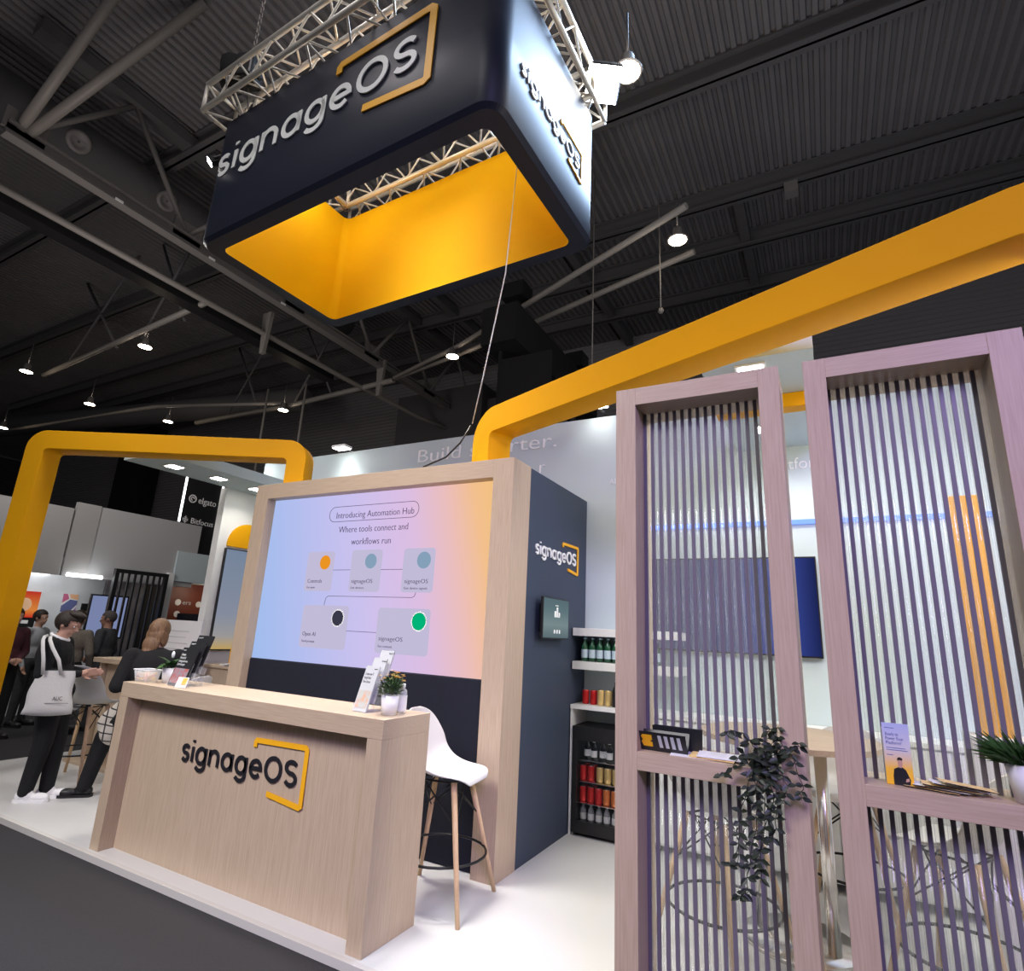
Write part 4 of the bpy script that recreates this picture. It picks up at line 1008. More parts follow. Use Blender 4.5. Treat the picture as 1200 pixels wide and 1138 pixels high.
# ================================================================ people
def evalmesh(o):
    dg = bpy.context.evaluated_depsgraph_get(); dg.update(); return bpy.data.meshes.new_from_object(o.evaluated_get(dg))
def remesh(mb, vox, smooth=2):
    me = bpy.data.meshes.new('tmp'); me.from_pydata(mb.v, [], mb.f); o = bpy.data.objects.new('tmp', me); COL.objects.link(o)
    m = o.modifiers.new('r', 'REMESH'); m.mode = 'VOXEL'; m.voxel_size = vox; m.use_smooth_shade = True
    s = o.modifiers.new('s', 'SMOOTH'); s.iterations = smooth; s.factor = .5
    r = evalmesh(o); COL.objects.unlink(o); bpy.data.objects.remove(o); return r
def capd(p, a, ra, b, rb):
    ab = b - a; t = max(0, min(1, (p - a).dot(ab) / max(ab.length_squared, 1e-9)))
    return (p - (a + ab * t)).length - (ra + (rb - ra) * t)
def capsule(mb, a, ra, b, rb):
    a = Vector(a); b = Vector(b)
    mb.ball(a, ra, 12, 8); mb.ball(b, rb, 12, 8); mb.cyl(a, b, ra, rb, seg=12)
def body(caps, ells, mats, name, parent, vox=.009, smooth=2):
    """caps: (a, ra, b, rb, mi); ells: (c, (rx,ry,rz), Matrix3 or None, mi) -> ONE continuous surface"""
    mb = MB()
    for a, ra, b, rb, mi in caps: capsule(mb, a, ra, b, rb)
    for c, r, M, mi in ells: mb.ball(c, r, 16, 12, M=M)
    me = remesh(mb, vox, smooth); me.name = name
    C_ = [(Vector(a), ra, Vector(b), rb, mi) for a, ra, b, rb, mi in caps]
    E_ = [(Vector(c), r, (M.inverted() if M else None), mi) for c, r, M, mi in ells]
    for m in mats: me.materials.append(m)
    for p in me.polygons:
        c = p.center; best = 9; bi = 0
        for a, ra, b, rb, mi in C_:
            d = capd(c, a, ra, b, rb)
            if d < best: best = d; bi = mi
        for e, r, Mi, mi in E_:
            q = c - e
            if Mi: q = Mi @ q
            k = sqrt((q.x / r[0]) ** 2 + (q.y / r[1]) ** 2 + (q.z / r[2]) ** 2); d = (k - 1) * min(r)
            if d < best: best = d; bi = mi
        p.material_index = bi; p.use_smooth = True
    o = bpy.data.objects.new(name, me); COL.objects.link(o); o.parent = parent
    return o
def head_parts(hc, Rm, s, skin, caps, ells, E=None):
    """skull, jaw, nose, ears, brow; local head frame faces +x"""
    f = lambda x, y, z: Vector(hc) + Rm @ Vector((x * s, y * s, z * s))
    ells.append((f(-.008, 0, .018), (.098 * s, .076 * s, .100 * s), Rm, skin))
    ells.append((f(.018, 0, -.045), (.068 * s, .055 * s, .068 * s), Rm, skin))
    caps.append((f(.082, 0, .004), .009 * s, f(.104, 0, -.028), .015 * s, skin))
    caps.append((f(.086, -.03, .024), .012 * s, f(.086, .03, .024), .012 * s, skin))
    caps.append((f(.070, 0, -.088), .018 * s, f(.062, 0, -.08), .022 * s, skin))
    caps.append((f(.083, -.016, -.058), .008 * s, f(.083, .016, -.058), .008 * s, skin))
    for y in (-1, 1): ells.append((f(-.006, .077 * y, -.005), (.020 * s, .009 * s, .032 * s), Rm, skin))
def eyes(hc, Rm, s, parent):
    mb = MB()
    for y in (-.03, .03): mb.ball(Vector(hc) + Rm @ Vector((.079 * s, y * s, .004 * s)), .009 * s, 8, 6)
    for y in (-.03, .03): mb.ball(Vector(hc) + Rm @ Vector((.084 * s, y * s, .004 * s)), .0058 * s, 8, 6, 1)
    mb.build('eyes', [M_PAPER, M_BLACK], parent)
def hand(caps, ells, w, d, palm, s, mi, curl=.5, side=1):
    """palm and five separate fingers; w wrist, d pointing direction, palm = palm normal"""
    d = Vector(d).normalized(); n = (Vector(palm) - d * Vector(palm).dot(d)).normalized(); a = d.cross(n) * side
    w = Vector(w)
    caps.append((w - d * .02 * s, .025 * s, w + d * .03 * s, .026 * s, mi))
    for k, (o, L) in enumerate(((-.030, .062), (-.010, .075), (.010, .070), (.029, .052))):
        b = w + d * .075 * s + a * o * s; caps.append((w + d * .02 * s + a * o * .7 * s, .0145 * s, b, .0105 * s, mi))
        m = b + (d * cos(curl * .6) + n * sin(curl * .6)) * L * .5 * s; t = m + (d * cos(curl * 1.5) + n * sin(curl * 1.5)) * L * .5 * s
        caps.append((b, .0095 * s, m, .0085 * s, mi)); caps.append((m, .0085 * s, t, .0072 * s, mi))
    b = w + d * .02 * s - a * .028 * s; m = b + (d * .6 - a * .7 + n * .3).normalized() * .035 * s
    caps.append((b, .014 * s, m, .0105 * s, mi)); caps.append((m, .0105 * s, m + (d * .8 - a * .2 + n * .4).normalized() * .032 * s, .0085 * s, mi))
def shoe(parent, ankle, toe_dir, s, m, ms):
    d = Vector((toe_dir[0], toe_dir[1], 0)).normalized(); a = Vector((ankle[0], ankle[1], 0)); 
    mb = MB(); q = Matrix.Rotation(math.atan2(d.y, d.x), 3, 'Z')
    mb.ball(a + d * .02 + Vector((0, 0, .055)), (.055 * s, .042 * s, .055 * s), 12, 8, M=q); mb.ball(a + d * .13 * s + Vector((0, 0, .035)), (.085 * s, .046 * s, .038), 12, 8, M=q)
    mb.ball(a - d * .035 * s + Vector((0, 0, .045)), (.045 * s, .038 * s, .045), 12, 8, M=q); mb.cyl(a + Vector((0, 0, .04)), a + Vector((0, 0, .11)), .043 * s, .045 * s)
    me = remesh(mb, .008, 3)
    for v in me.vertices: v.co.z = max(v.co.z, .018)
    me.materials.append(m); me.name = 'shoe'
    o = bpy.data.objects.new('shoe', me); COL.objects.link(o); o.parent = parent
    so = MB(); L = rrect(-.085 * s, .215 * s, -.047 * s, .047 * s, .045 * s, 5); so.prism([tuple((q @ Vector((x, y, 0)))[:2]) for x, y in L], 0, .022, lambda p, r, h: (p + a.x, r + a.y, h)); so.build('sole', ms, o)
def hair_cap(parent, hc, Rm, s, m, front=.045, low=-.02, vol=1.10, extra=()):
    mb = MB(); f = lambda x, y, z: Vector(hc) + Rm @ Vector((x * s, y * s, z * s))
    mb.ball(f(-.014, 0, .030), (.100 * s * vol, .080 * s * vol, .096 * s * vol), 20, 14, M=Rm)
    for c, r in extra: mb.ball(f(*c), tuple(k * s for k in r), 14, 10, M=Rm)
    me = remesh(mb, .008, 2)
    # cut away the face and below the hairline
    bm = bmesh.new(); bm.from_mesh(me); Ri = Rm.inverted(); kill = []
    for v in bm.verts:
        q = Ri @ (v.co - Vector(hc)) / s
        if not extra or True:
            if (q.x > front and q.z < .055) or (q.z < low and q.x > -.02 and not extra) or (q.z < low - .045 and not extra): kill.append(v)
    bmesh.ops.delete(bm, geom=kill, context='VERTS'); bm.to_mesh(me); bm.free()
    for p in me.polygons: p.use_smooth = True
    me.materials.append(m); me.name = 'hair'
    o = bpy.data.objects.new('hair', me); COL.objects.link(o); o.parent = parent
    so = o.modifiers.new('s', 'SOLIDIFY'); so.thickness = .008
    return o

def person(lab, loc, rz, s=.93, pose=None, mats=None, hair=M_HAIRK, shoes=(M_BLACK, M_BLACK), vox=.009, group=None, hv=1.1, feet=True):
    """mats: [skin, top, bottom, shirt]; faces +x in its own frame"""
    t = thing('person', lab, 'person', loc, rz, group)
    P = dict(pel=(0, 0, .95), waist=(0, 0, 1.08), chest=(0, 0, 1.28), neck=(0, 0, 1.46), head=(.02, 0, 1.61), hd=(0, 0, 0),
             sl=(0, .175, 1.40), sr=(0, -.175, 1.40), el=(-.02, .25, 1.12), er=(-.02, -.25, 1.12), wl=(.10, .24, .88), wr=(.10, -.24, .88),
             hl=(0, .09, .92), hr=(0, -.09, .92), kl=(.02, .10, .50), kr=(.02, -.10, .50), al=(0, .11, .09), ar=(0, -.11, .09), tl=(1, .15), tr=(1, -.15),
             dl=(.4, 0, -1), dr=(.4, 0, -1), curl=.5)
    P.update(pose or {})
    V = {k: (Vector(v) * s if k not in ('hd', 'tl', 'tr', 'dl', 'dr', 'curl', 'skirt', 'longhair', 'short', 'bulk') else v) for k, v in P.items()}
    SK, TOP, BOT, SH_ = 0, 1, 2, 3
    bk = P.get('bulk', 1.08)
    caps = []; ells = []
    up = (V['neck'] - V['pel']).normalized(); 
    y = (V['sl'] - V['sr']).normalized(); x = y.cross(up).normalized(); R3 = Matrix((x, y, up)).transposed()
    ells += [(V['chest'], (.12 * s * bk, .168 * s * bk, .20 * s), R3, TOP), (V['waist'], (.118 * s * bk, .155 * s * bk, .19 * s), R3, TOP), (V['pel'], (.12 * s * bk, .158 * s * bk, .13 * s), R3, BOT if not P.get('skirt') else TOP)]
    caps.append((V['sl'], .062 * s, V['sr'], .062 * s, TOP)); caps.append((V['chest'] + up * .1 * s, .09 * s, V['neck'] - up * .02 * s, .060 * s, TOP))
    caps.append((V['neck'] - up * .01, .057 * s, V['head'] - up * .06 * s, .052 * s, SK))
    for q in 'lr':
        caps.append((V['s' + q], .062 * s * bk, V['e' + q], .052 * s * bk, TOP)); caps.append((V['e' + q], .050 * s * bk, V['w' + q] - (V['w' + q] - V['e' + q]).normalized() * .02, .034 * s, TOP if not P.get('short') else SK))
        caps.append((V['h' + q], .092 * s * bk, V['k' + q], .066 * s * bk, BOT)); caps.append((V['k' + q], .066 * s * bk, V['a' + q], .050 * s * bk, BOT))
        hand(caps, ells, V['w' + q], P['d' + q], (x if q == 'l' else x), s, SK, P['curl'], 1 if q == 'l' else -1)
    hd = P['hd']; Rh = Matrix.Rotation(hd[2], 3, 'Z') @ Matrix.Rotation(hd[1], 3, 'Y') @ Matrix.Rotation(hd[0], 3, 'X')
    head_parts(V['head'], Rh, s, SK, caps, ells)
    body(caps, ells, mats, 'body', t, vox)
    eyes(V['head'], Rh, s, t)
    if hair is not None and not P.get('longhair'): hair_cap(t, V['head'], Rh, s, hair, vol=hv)
    if P.get('longhair'):
        hair_cap(t, V['head'], Rh, s, hair, front=.05, vol=1.13, extra=[((-.065, 0, -.03), (.055, .088, .09)), ((-.085, .01, -.12), (.042, .080, .09)), ((-.095, .02, -.20), (.030, .060, .07)), ((-.02, .075, -.06), (.05, .022, .08)), ((-.02, -.075, -.06), (.05, .022, .08))])
    if feet:
        shoe(t, V['al'], P['tl'], s, *shoes); shoe(t, V['ar'], P['tr'], s, *shoes)
    return t, V
M_SUIT = mat('dark_grey_suit', (.055, .058, .062), .9, noise=.3, nscale=40); M_TWEED = mat('grey_brown_coat', (.18, .155, .125), .95, noise=.3, nscale=50)
M_SHIRTG = mat('pale_grey_shirt', (.42, .44, .47), .9); M_MAROON = mat('maroon_top', (.07, .02, .03), .9); M_TOTE = mat('white_cotton', (.58, .57, .55), .9, bump=.15, nscale=60)
# man with tote
man, MV = person('man in black sweater and trousers with white trainers, a tote bag on his shoulder', (-6.20, 2.92, 0), radians(46), .935,
    dict(pel=(-.02, 0, .95), waist=(-.06, 0, 1.08), chest=(-.10, 0, 1.27), neck=(-.10, 0, 1.44), head=(-.055, 0, 1.575), hd=(0, .30, -.10), sl=(-.10, .18, 1.39), sr=(-.10, -.18, 1.39), el=(-.06, .26, 1.12), er=(-.08, -.26, 1.12), wl=(.18, .13, 1.11), wr=(.18, -.08, 1.12),
         dl=(.8, -.45, .12), dr=(.9, .35, .2), tl=(1, .05), tr=(1, -.15), kl=(.05, .08, .50), kr=(.0, -.09, .50), hl=(-.02, .09, .92), hr=(-.02, -.09, .92), al=(.07, .03, .09), ar=(-.05, -.09, .09), curl=.35, bulk=1.22),
    [M_SKIN, M_BLACKM, M_BLACKM, M_PAPER], M_HAIRK, (M_PAPER, M_PAPER), .007, None, 1.13)
hc = MV['head']; Rh = Matrix.Rotation(-.12, 3, 'Z') @ Matrix.Rotation(.28, 3, 'Y')
mb = MB(); mb.ball(hc + Rh @ Vector((.035, 0, .105)), (.085, .070, .035), 14, 10, M=Rh); qf = remesh(mb, .008, 2); qf.materials.append(M_HAIRK); o = bpy.data.objects.new('quiff', qf); COL.objects.link(o); o.parent = man
mb = MB()
mb.tube([(MV['neck'] + Vector((.066 * cos(a) + .006, .070 * sin(a), .012 - .028 * cos(a)))) for a in [2 * pi * k / 20 for k in range(20)]], .016, 8, closed=True); mb.build('shirt_collar', M_PAPER, man)
# tote bag on his near shoulder: hangs along the side he shows us
t = thing('tote_bag', 'white cotton tote bag hanging from the shoulder of the man in black', 'bag', (-5.98, 2.76, .715), radians(52))
mb = MB(); nx, nz = 14, 12; vs = []
for side in (1, -1):
    for i in range(nz + 1):
        for j in range(nx + 1):
            u = -1 + 2 * j / nx; v = i / nz; w = .18 - .045 * v
            bulge = (1 - u * u) ** .6 * (.045 * (1 - v * .75) * sin(min(1, v * 4 + .15) * pi / 2)) + .004
            vs.append((u * w + .008 * sin(9 * v), side * bulge, .37 * v + .014 * u * u * (v < .1)))
fs = []; N = (nx + 1) * (nz + 1)
for sd in (0, 1):
    for i in range(nz):
        for j in range(nx):
            a = sd * N + i * (nx + 1) + j; fs.append((a, a + 1, a + nx + 2, a + nx + 1) if sd == 0 else (a, a + nx + 1, a + nx + 2, a + 1))
for i in range(nz):
    for j in (0, nx): a = i * (nx + 1) + j; fs.append((a, a + nx + 1, N + a + nx + 1, N + a))
for j in range(nx): fs.append((j, j + 1, N + j + 1, N + j))
mb.add(vs, fs, smooth=True); mb.build('bag_body', M_TOTE, t)
def strap(pts, w=.028):
    mb = MB(); P = [Vector(p) for p in pts]; vs = []
    for i, p in enumerate(P):
        d = (P[min(i + 1, len(P) - 1)] - P[max(i - 1, 0)]).normalized(); sd = Vector((0, 1, 0)).cross(d)
        sd = sd.normalized() if sd.length > .1 else Vector((1, 0, 0)); vs += [p - sd * w / 2, p + sd * w / 2]
    mb.add(vs, [(2 * i, 2 * i + 1, 2 * i + 3, 2 * i + 2) for i in range(len(P) - 1)], smooth=True)
    o = mb.build('strap', M_TOTE, t); so = o.modifiers.new('s', 'SOLIDIFY'); so.thickness = .004
strap([(-.08, -.040, .34), (-.10, -.040, .46), (-.13, -.02, .56), (-.155, .03, .625), (-.16, .08, .655), (-.15, .14, .66)])
strap([(.05, -.040, .34), (.01, -.040, .46), (-.06, -.02, .56), (-.105, .03, .625), (-.12, .08, .655), (-.12, .14, .66)])
text('printed_letters', 'AUC', M_KLOGO, t, (.03, -.049, .13), (1, 0, 0), (0, 0, 1), width=.07, size=.045, ext=.0006)
MB().box(-.02, .15, -.047, -.044, .105, .108).build('printed_line', M_KLOGO, t)
# woman behind the counter
M_PLAID = bpy.data.materials.new('plaid_cloth'); M_PLAID.use_nodes = True; nt = M_PLAID.node_tree
tc = nt.nodes.new('ShaderNodeTexCoord'); bk = nt.nodes.new('ShaderNodeTexBrick'); bk.offset = 0; bk.inputs['Color1'].default_value = (.62, .57, .50, 1); bk.inputs['Color2'].default_value = (.58, .53, .46, 1); bk.inputs['Mortar'].default_value = (.02, .02, .02, 1)
bk.inputs['Scale'].default_value = 1; bk.inputs['Brick Width'].default_value = .07; bk.inputs['Row Height'].default_value = .07; bk.inputs['Mortar Size'].default_value = .006
sx = nt.nodes.new('ShaderNodeSeparateXYZ'); cx = nt.nodes.new('ShaderNodeCombineXYZ'); nt.links.new(tc.outputs['Object'], sx.inputs[0]); nt.links.new(sx.outputs[1], cx.inputs[0]); nt.links.new(sx.outputs[2], cx.inputs[1])
nt.links.new(cx.outputs[0], bk.inputs['Vector']); nt.links.new(bk.outputs['Color'], nt.nodes['Principled BSDF'].inputs['Base Color']); nt.nodes['Principled BSDF'].inputs['Roughness'].default_value = .9
woman, WV = person('blonde woman in a black jacket seen from behind, at the left end of the counter', (-5.42, 3.27, 0), radians(150), .96,
    dict(pel=(0, 0, .84), waist=(.02, 0, .98), chest=(.06, 0, 1.17), neck=(.10, 0, 1.35), head=(.14, 0, 1.50), hd=(0, .15, -.5), sl=(.07, .185, 1.28), sr=(.05, -.185, 1.28),
         el=(.0, .26, 1.02), er=(.10, -.27, 1.04), wl=(.18, .2, .98), wr=(.30, -.20, 1.02), dl=(1, -.2, 0), dr=(1, .2, 0),
         hl=(.02, .09, .80), hr=(.02, -.09, .80), kl=(.46, .28, .52), kr=(.30, -.12, .70), al=(.46, .36, .09), ar=(.22, -.14, .36), tl=(.35, 1), tr=(1, 0), longhair=True, skirt=True, bulk=1.25),
    [M_SKIN, M_BLACKM, M_BLACKM, M_PAPER], M_HAIRB, (M_BLACK, M_BLACK), .008, None, 1.1, feet=False)
for q, h0 in (('al', 0), ):
    shoe(woman, WV[q], (.25, 1), .95, M_BLACK, M_BLACK)
caps = [((0, .0, .84), .165, (.36, .22, .62), .13, 0), ((0, 0, .82), .15, (.15, -.07, .76), .125, 0), ((.0, 0, .95), .12, (0, 0, .84), .15, 0), ((.0, 0, .80), .14, (.30, .20, .56), .12, 0)]
body(caps, [], [M_PLAID], 'skirt', woman, .012)
# background visitors in the neighbour's booth
person('grey haired man in a dark suit and glasses facing left, standing before the slatted gate', (-9.5, 4.93, -.04), radians(215), .96, dict(wl=(.18, .05, 1.0), wr=(.18, -.05, 1.0), dl=(.5, -.8, 0), dr=(.5, .8, 0), hd=(0, .1, .35)), [M_SKIN2, M_SUIT, M_SUIT, M_PAPER], M_HAIRG, vox=.013, hv=1.05)
person('visitor in a grey-brown coat seen from behind, right of the man in black', (-9.3, 4.42, -.04), radians(130), .95, None, [M_SKIN, M_TWEED, M_BLACKM, M_PAPER], M_HAIRK, vox=.013)
person('dark haired visitor in a pale grey shirt facing right, behind the man in black', (-10.4, 4.42, -.04), radians(30), .94, None, [M_SKIN, M_SHIRTG, M_SUIT, M_PAPER], M_HAIRK, vox=.013)
person('visitor in a maroon top partly hidden by the left arch post', (-9.6, 3.80, -.04), radians(10), .95, dict(wl=(.2, .05, 1.02), wr=(.2, -.05, 1.02), dl=(.5, -.8, 0), dr=(.5, .8, 0)), [M_SKIN, M_MAROON, M_BLACKM, M_PAPER], M_HAIRK, vox=.013)
# ================================================================ neighbouring stand at the left
M_GREYW = mat('grey_booth_fabric', (.38, .37, .36), .85, noise=.05, nscale=1); M_MARBLE = mat('grey_marble_panel', (.72, .75, .78), .6, noise=1, col2=(.50, .53, .56), nscale=1.4)
XN = -11.9
struct('wall_booth', MB().box(XN - .08, XN, 1.0, 5.18, 2.2, 3.40).box(XN - .08, XN, 5.22, 5.62, 2.2, 3.53), M_GREYW, 'grey fabric fascia of the neighbouring stand at the left', 'fascia')
struct('wall_booth', MB().box(XN - .3, XN - .02, 5.62, 7.66, 2.2, 3.52), mat('pale_grey_fascia', (.42, .42, .42), .8), 'large plain grey fascia above the slatted gate', 'fascia')
struct('wall_booth', MB().box(-13.1, -13.0, 1.0, 7.3, -.04, 2.6), M_MARBLE, 'grey marbled back wall of the neighbouring stand', 'wall')
struct('wall_booth', MB().box(XN - .5, XN + .02, 7.22, 8.2, 2.30, 2.92), M_WALL, 'pale fascia over the far doorway', 'fascia')
struct('wall_booth', MB().box(XN - .02, XN + .08, 7.08, 7.2, -.04, 2.45), M_WHITE, 'white post right of the slatted gate', 'post')
struct('wall_booth', MB().box(-13.2, -13.1, 1.0, 9.5, -.04, 3.2), M_DARKC, 'dark partition behind the far doorway', 'wall')
struct('floor_booth', MB().box(-13.0, -11.3, 1.5, 7.4, -.04, -.02), mat('grey_booth_floor', (.28, .28, .29), .5), 'grey floor panel of the neighbouring stand', 'floor panel')
tag(MB().cyl((-11.85, 5.28, 2.22), (-11.85, 5.86, 2.22), .035, seg=10).build('tube_light', M_TUBE), 'bright horizontal tube light under the grey fascia', 'tube light')
tag(MB().cyl((-12.96, 5.0, 2.28), (-12.96, 5.5, 2.28), .035, seg=10).build('tube_light', M_TUBE), 'short tube light just right of the left arch post', 'tube light')
# slatted gate
t = thing('slatted_gate', 'black frame with upright bars standing in front of a blue screen', 'gate', (-11.6, 6.43, -.04))
W = .5
MB().box(-.04, .04, -W, -W + .07, 0, 2.44).build('frame_post', M_BLACK, t); MB().box(-.04, .04, W - .07, W, 0, 2.44).build('frame_post', M_BLACK, t); MB().box(-.04, .04, -W + .07, W - .07, 2.37, 2.44).build('top_rail', M_BLACK, t)
for i in range(7): MB().box(-.02, .02, -W + .13 + i * .118, -W + .16 + i * .118, 0, 2.37).build('bar', M_BLACK, t)
tag(MB().box(-12.98, -12.9, 6.5, 7.25, .6, 2.6).build('wall_poster', mat('grey_rock_print', (.40, .38, .40), .7, noise=1, col2=(.12, .11, .13), nscale=3)), 'grey rock-like poster behind the slatted gate', 'poster')
t = thing('display_screen', 'blue screen behind the black slatted gate', 'screen', (-12.3, 6.3, -.04))
MB().box(-.05, .0, -.33, .36, 1.15, 1.97).build('screen_frame', M_BLACK, t); MB().box(.0, .005, -.30, .33, 1.18, 1.94).build('screen_picture', emis('soft_blue_picture', (.20, .24, .42), 1.0), t); MB().box(-.1, .0, -.05, .05, 0, 1.15).build('stand', M_BLACK, t)
# posters
t = thing('wall_poster', 'red and orange poster with a pale circle near the left arch post', 'poster', (-12.99, 5.28, 1.17))
gp = grad_mat('red_picture', [(0, (.01, .01, .01)), (.36, (.01, .01, .01)), (.37, (.60, .03, .02)), (.55, (.75, .25, .05)), (1, (.55, .03, .02))], 0, .74, axis=2, strength=.9)  # print glows by itself, brightness put into the poster colour
MB().box(0, .02, -.16, .16, 0, .74).build('poster_panel', gp, t)
mb = MB(); mb.prism([(-.05 + .10 * cos(2 * pi * i / 20), .50 + .12 * sin(2 * pi * i / 20)) for i in range(20)], .02, .024, lambda a, b, h: (h, a, b)); mb.build('pale_circle', mat('peach', (.8, .5, .3), .6), t)
MB().box(.02, .024, -.05, .06, .16, .22).build('white_mark', M_PAPER, t)
t = thing('wall_poster', 'small poster of coloured diagonal shapes on the marbled wall', 'poster', (-12.99, 5.94, 1.52))
MB().box(0, .02, -.13, .13, 0, .39).build('poster_panel', M_PAPER, t)
for i, (c, p) in enumerate((((.55, .12, .25), [(-.13, .22), (-.02, .30), (-.06, .39), (-.13, .39)]), ((.12, .14, .32), [(-.13, .05), (.0, .02), (.13, .20), (.13, .27), (.0, .29), (-.13, .16)]), ((.80, .45, .25), [(.0, .31), (.13, .29), (.13, .39), (-.03, .39)]), ((.35, .2, .5), [(.03, .0), (.13, .0), (.13, .15)]), ((.15, .5, .5), [(-.13, .0), (-.03, .0), (-.13, .04)]))):
    mb = MB(); mb.prism(p, .02, .022, lambda a, b, h: (h, a, b)); mb.build('coloured_shape', mat('poster_c%d' % i, c, .6), t)
t = thing('wall_poster', 'small black and yellow notice beside the black gate', 'poster', (-12.99, 6.24, 1.48))
MB().box(0, .02, -.08, .08, .12, .27).build('black_panel', M_BLACK, t); MB().box(0, .02, -.08, .08, -.05, .115).build('yellow_panel', M_YEL, t)
# leaflet rack
t = thing('leaflet_rack', 'small stand of white leaflets at the far left', 'leaflet rack', (-11.3, 4.70, -.02))
for y in (-.12, .12): MB().cyl((0, y * 1.6, 0), (0, y * .2, .62), .014, seg=6).build('leg', M_BLACK, t)
MB().box(.01, .05, -.10, .0, .46, .84).build('leaflets', M_PAPER, t); MB().box(.01, .05, .015, .11, .44, .82).build('leaflets', M_PAPERG, t)
# far doorway contents
t = thing('wall_poster', 'rust red wall panel with white round logos seen through the far doorway', 'wall panel', (-12.97, 8.3, 1.44))
MB().box(0, .02, -.42, .5, 0, .9).build('panel', mat('rust_panel', (.16, .035, .018), .5), t)
for y, z in ((-.22, .46), (.28, .44), (-.2, .2)):
    mb = MB(); mb.prism([(y + .07 * cos(2 * pi * i / 16), z + .07 * sin(2 * pi * i / 16)) for i in range(16)], .02, .024, lambda a, b, h: (h, a, b)); mb.build('round_logo', M_PAPER, t)
text('wall_lettering', 'ers', M_PAPERG, t, (.024, -.12, .42), (0, 1, 0), Z1, width=.2, size=.14, ext=.001)
tag(MB().box(-12.6, -12.4, 7.9, 8.9, -.04, 1.66).build('dark_counter', M_NAVYD), 'dark navy counter inside the far doorway', 'counter')
tag(MB().ball((-12.4, 8.45, 2.18), .06, 10, 8).build('lamp_bulb', M_LAMP), 'single bright bulb in the far doorway', 'lamp')
# dark banner with white lettering and two light tubes
t = thing('hanging_banner', 'tall black banner with two white brand names between glowing tubes', 'banner', (-12.0, 7.62, 3.0))
MB().box(-.08, 0, -.43, .40, -.15, 1.60).build('banner_panel', M_BLACK, t)
for y, z0 in ((-.45, .55), (.42, .40)): MB().cyl((0, y, z0), (0, y, 1.56), .022, seg=10).build('light_tube', M_TUBE, t)
text('banner_lettering', 'elgato', M_PAPER, t, (.002, -.11, 1.02), (0, 1, 0), Z1, width=.42, size=.20, ext=.004)
text('banner_lettering', 'Bitfocus', M_PAPER, t, (.002, -.20, .56), (0, 1, 0), Z1, width=.52, size=.17, ext=.004)
C24 = [(cos(2 * pi * i / 20), sin(2 * pi * i / 20)) for i in range(21)]
mb = MB(); mb.strip([(-.24 + .09 * a, 1.09 + .09 * b) for a, b in C24], [(-.24 + .065 * a, 1.09 + .065 * b) for a, b in C24], 0, .006, lambda a, b, h: (h, a, b))
mb.strip([(-.24 + .045 * a, 1.09 + .045 * b) for a, b in C24[:16]], [(-.24 + .025 * a, 1.09 + .025 * b) for a, b in C24[:16]], 0, .006, lambda a, b, h: (h, a, b)); mb.build('round_mark', M_PAPER, t)
mb = MB()
for k in range(4): mb.box(0, .006, -.35 + (.0 if k in (0, 3) else -.03), -.29 + (.0 if k in (0, 3) else .03), .56 + k * .032, .575 + k * .032)
mb.box(0, .006, -.325, -.315, .54, .70); mb.build('cross_mark', M_PAPER, t)
# second person's far furniture: low dark wall at far left to close the view
struct('wall_far', MB().box(-30, -29.8, -2, 14, -.04, 3.4), M_DARKC, 'dark low partitions far away at the left', 'wall')
# ================================================================ light
w = bpy.data.worlds.new('hall_air'); SC.world = w; w.use_nodes = True
w.node_tree.nodes['Background'].inputs[0].default_value = (.60, .59, .63, 1); w.node_tree.nodes['Background'].inputs[1].default_value = .28
def area(name, loc, aim, size, e, col=(1, 1, 1), sy=None, spread=180):
    l = bpy.data.lights.new(name, 'AREA'); l.energy = e; l.color = col; l.size = size
    if sy: l.shape = 'RECTANGLE'; l.size_y = sy
    l.spread = radians(spread)
    o = bpy.data.objects.new(name, l); COL.objects.link(o); o.location = loc
    o.rotation_euler = (Vector(aim) - Vector(loc)).to_track_quat('-Z', 'Y').to_euler(); return o
def spot(name, loc, aim, e, ang, col=(1, 1, 1), r=.1, blend=.6):
    l = bpy.data.lights.new(name, 'SPOT'); l.energy = e; l.color = col; l.spot_size = radians(ang); l.spot_blend = blend; l.shadow_soft_size = r
    o = bpy.data.objects.new(name, l); COL.objects.link(o); o.location = loc
    o.rotation_euler = (Vector(aim) - Vector(loc)).to_track_quat('-Z', 'Y').to_euler(); return o
def point(name, loc, e, col=(1, 1, 1), r=.1):
    l = bpy.data.lights.new(name, 'POINT'); l.energy = e; l.color = col; l.shadow_soft_size = r
    o = bpy.data.objects.new(name, l); COL.objects.link(o); o.location = loc; return o
# overhead lamps without fixtures, added to light the stand and truss
area('stand_fill', (1.2, 3.6, 5.8), (-2.0, 3.4, .6), .8, 48, (1, .96, .90))
area('side_face_fill', (2.05, 3.3, 3.1), (-2.2, 3.2, 1.0), .6, 62, (1, .93, .82))  # added lamp beside the right wall, brightens the sides facing right
area('stand_fill', (-3.0, 3.1, 6.4), (-3.0, 3.1, 0), 1.0, 45, (1, .95, .88), .6, 60)
point('truss_glow', (-3.2, 2.9, 6.6), 11, (1, .90, .74), .15)
area('stand_fill', (-6.4, 2.6, 5.2), (-5.6, 3.6, .5), .6, 50, (1, .96, .92))
# unseen lamps added behind the camera for hall light, the second mauve for the dividers
area('aisle_fill', (-3.5, -4.0, 8.0), (-3.2, 2.6, .2), 4, 152, (1, .97, .95), 3, 62)
area('aisle_fill', (3.0, -3.0, 5.5), (0, 2.6, 1.7), 2, 84, (.56, .44, 1.0), 2, 70)
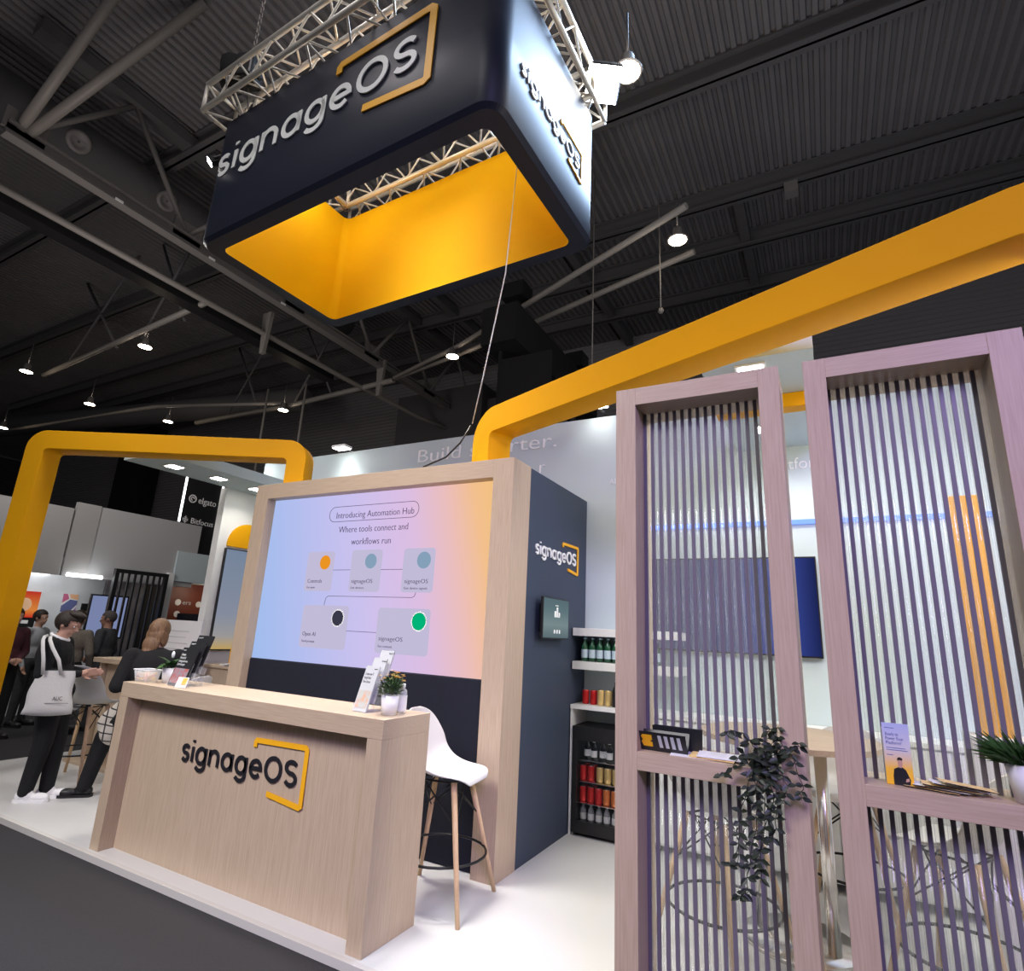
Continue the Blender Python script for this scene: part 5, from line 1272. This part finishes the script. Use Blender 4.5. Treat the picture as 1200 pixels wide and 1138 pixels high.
# lamps clipped on the wall top
for x, e in ((-5.37, 9), (-7.0, 8), (-1.90, .6)): spot('stand_spot', (x, BW - .26, 3.76), (x, BW - .02, 2.8), e, 110, (1, .98, .95), .05)
spot('stand_spot', (.9, 4.2, 3.6), (.6, 4.3, 0), 55, 150, (1, .98, .95), .06)  # free spot behind the right divider, not one of the clipped lamps
for y in (3.75, 4.31, 4.88): spot('downlight_lamp', (-6.57, y, 3.25), (-6.57, y, 0), 16, 130, (1, .97, .92), .05)
for y in (3.62, 4.75): spot('downlight_lamp', (-.31, y, 3.25), (-.31, y, 0), 30, 150, (1, .98, .95), .05)
# inside the hanging sign
point('sign_inner_light', (-3.9, 3.15, 5.80), 5.0, (1, .93, .82), .12); point('sign_inner_light', (-2.2, 3.1, 5.80), 5.0, (1, .93, .82), .12)
# unseen lamp added to put a blue glare on the sign's right side
area('sign_side_fill', (-.3, 5.6, 8.2), (-1.5, 3.0, 5.3), 3.4, 130, (.50, .70, 1.0), 2.6, 50)
# neighbouring stand
area('booth_light', (-12.2, 5.4, 2.25), (-12.9, 5.4, 1.2), .8, 8, (1, .97, .95)); area('booth_light', (-9.5, 2.4, 5.2), (-11.9, 5.5, 2.0), 1.2, 75, (1, .97, .95))
point('bulb_light', (-12.2, 8.45, 2.1), 6, (1, .8, .6), .05)
point('tube_glow', (-11.75, 5.6, 2.15), 6, (.95, .97, 1), .1)
# warm glow of the high bay lamps on the deck around them
for x, y, z, _ in LAMPS: point('bay_glow', (x, y, z - .15), 10, (1, .82, .62), .15)
point('deck_glow', (-3.4, 1.6, 7.4), 60, (1, .93, .95), .3)  # point lamp added above the truss to lighten the roof deck
point('deck_glow', (-1.0, 3.9, 6.8), 55, (1, .97, .95), .1)
area('roof_fill', (1, 5.9, 3.9), (2, 9, 10), 2.5, 90, (.9, .92, 1))  # added lamp aimed upward to lighten the roof at right
area('roof_fill', (-9, 3, 4.2), (-10, 8, 10), 2.5, 90, (1, .9, .86))  # warm lamp added to lighten the left part of the roof
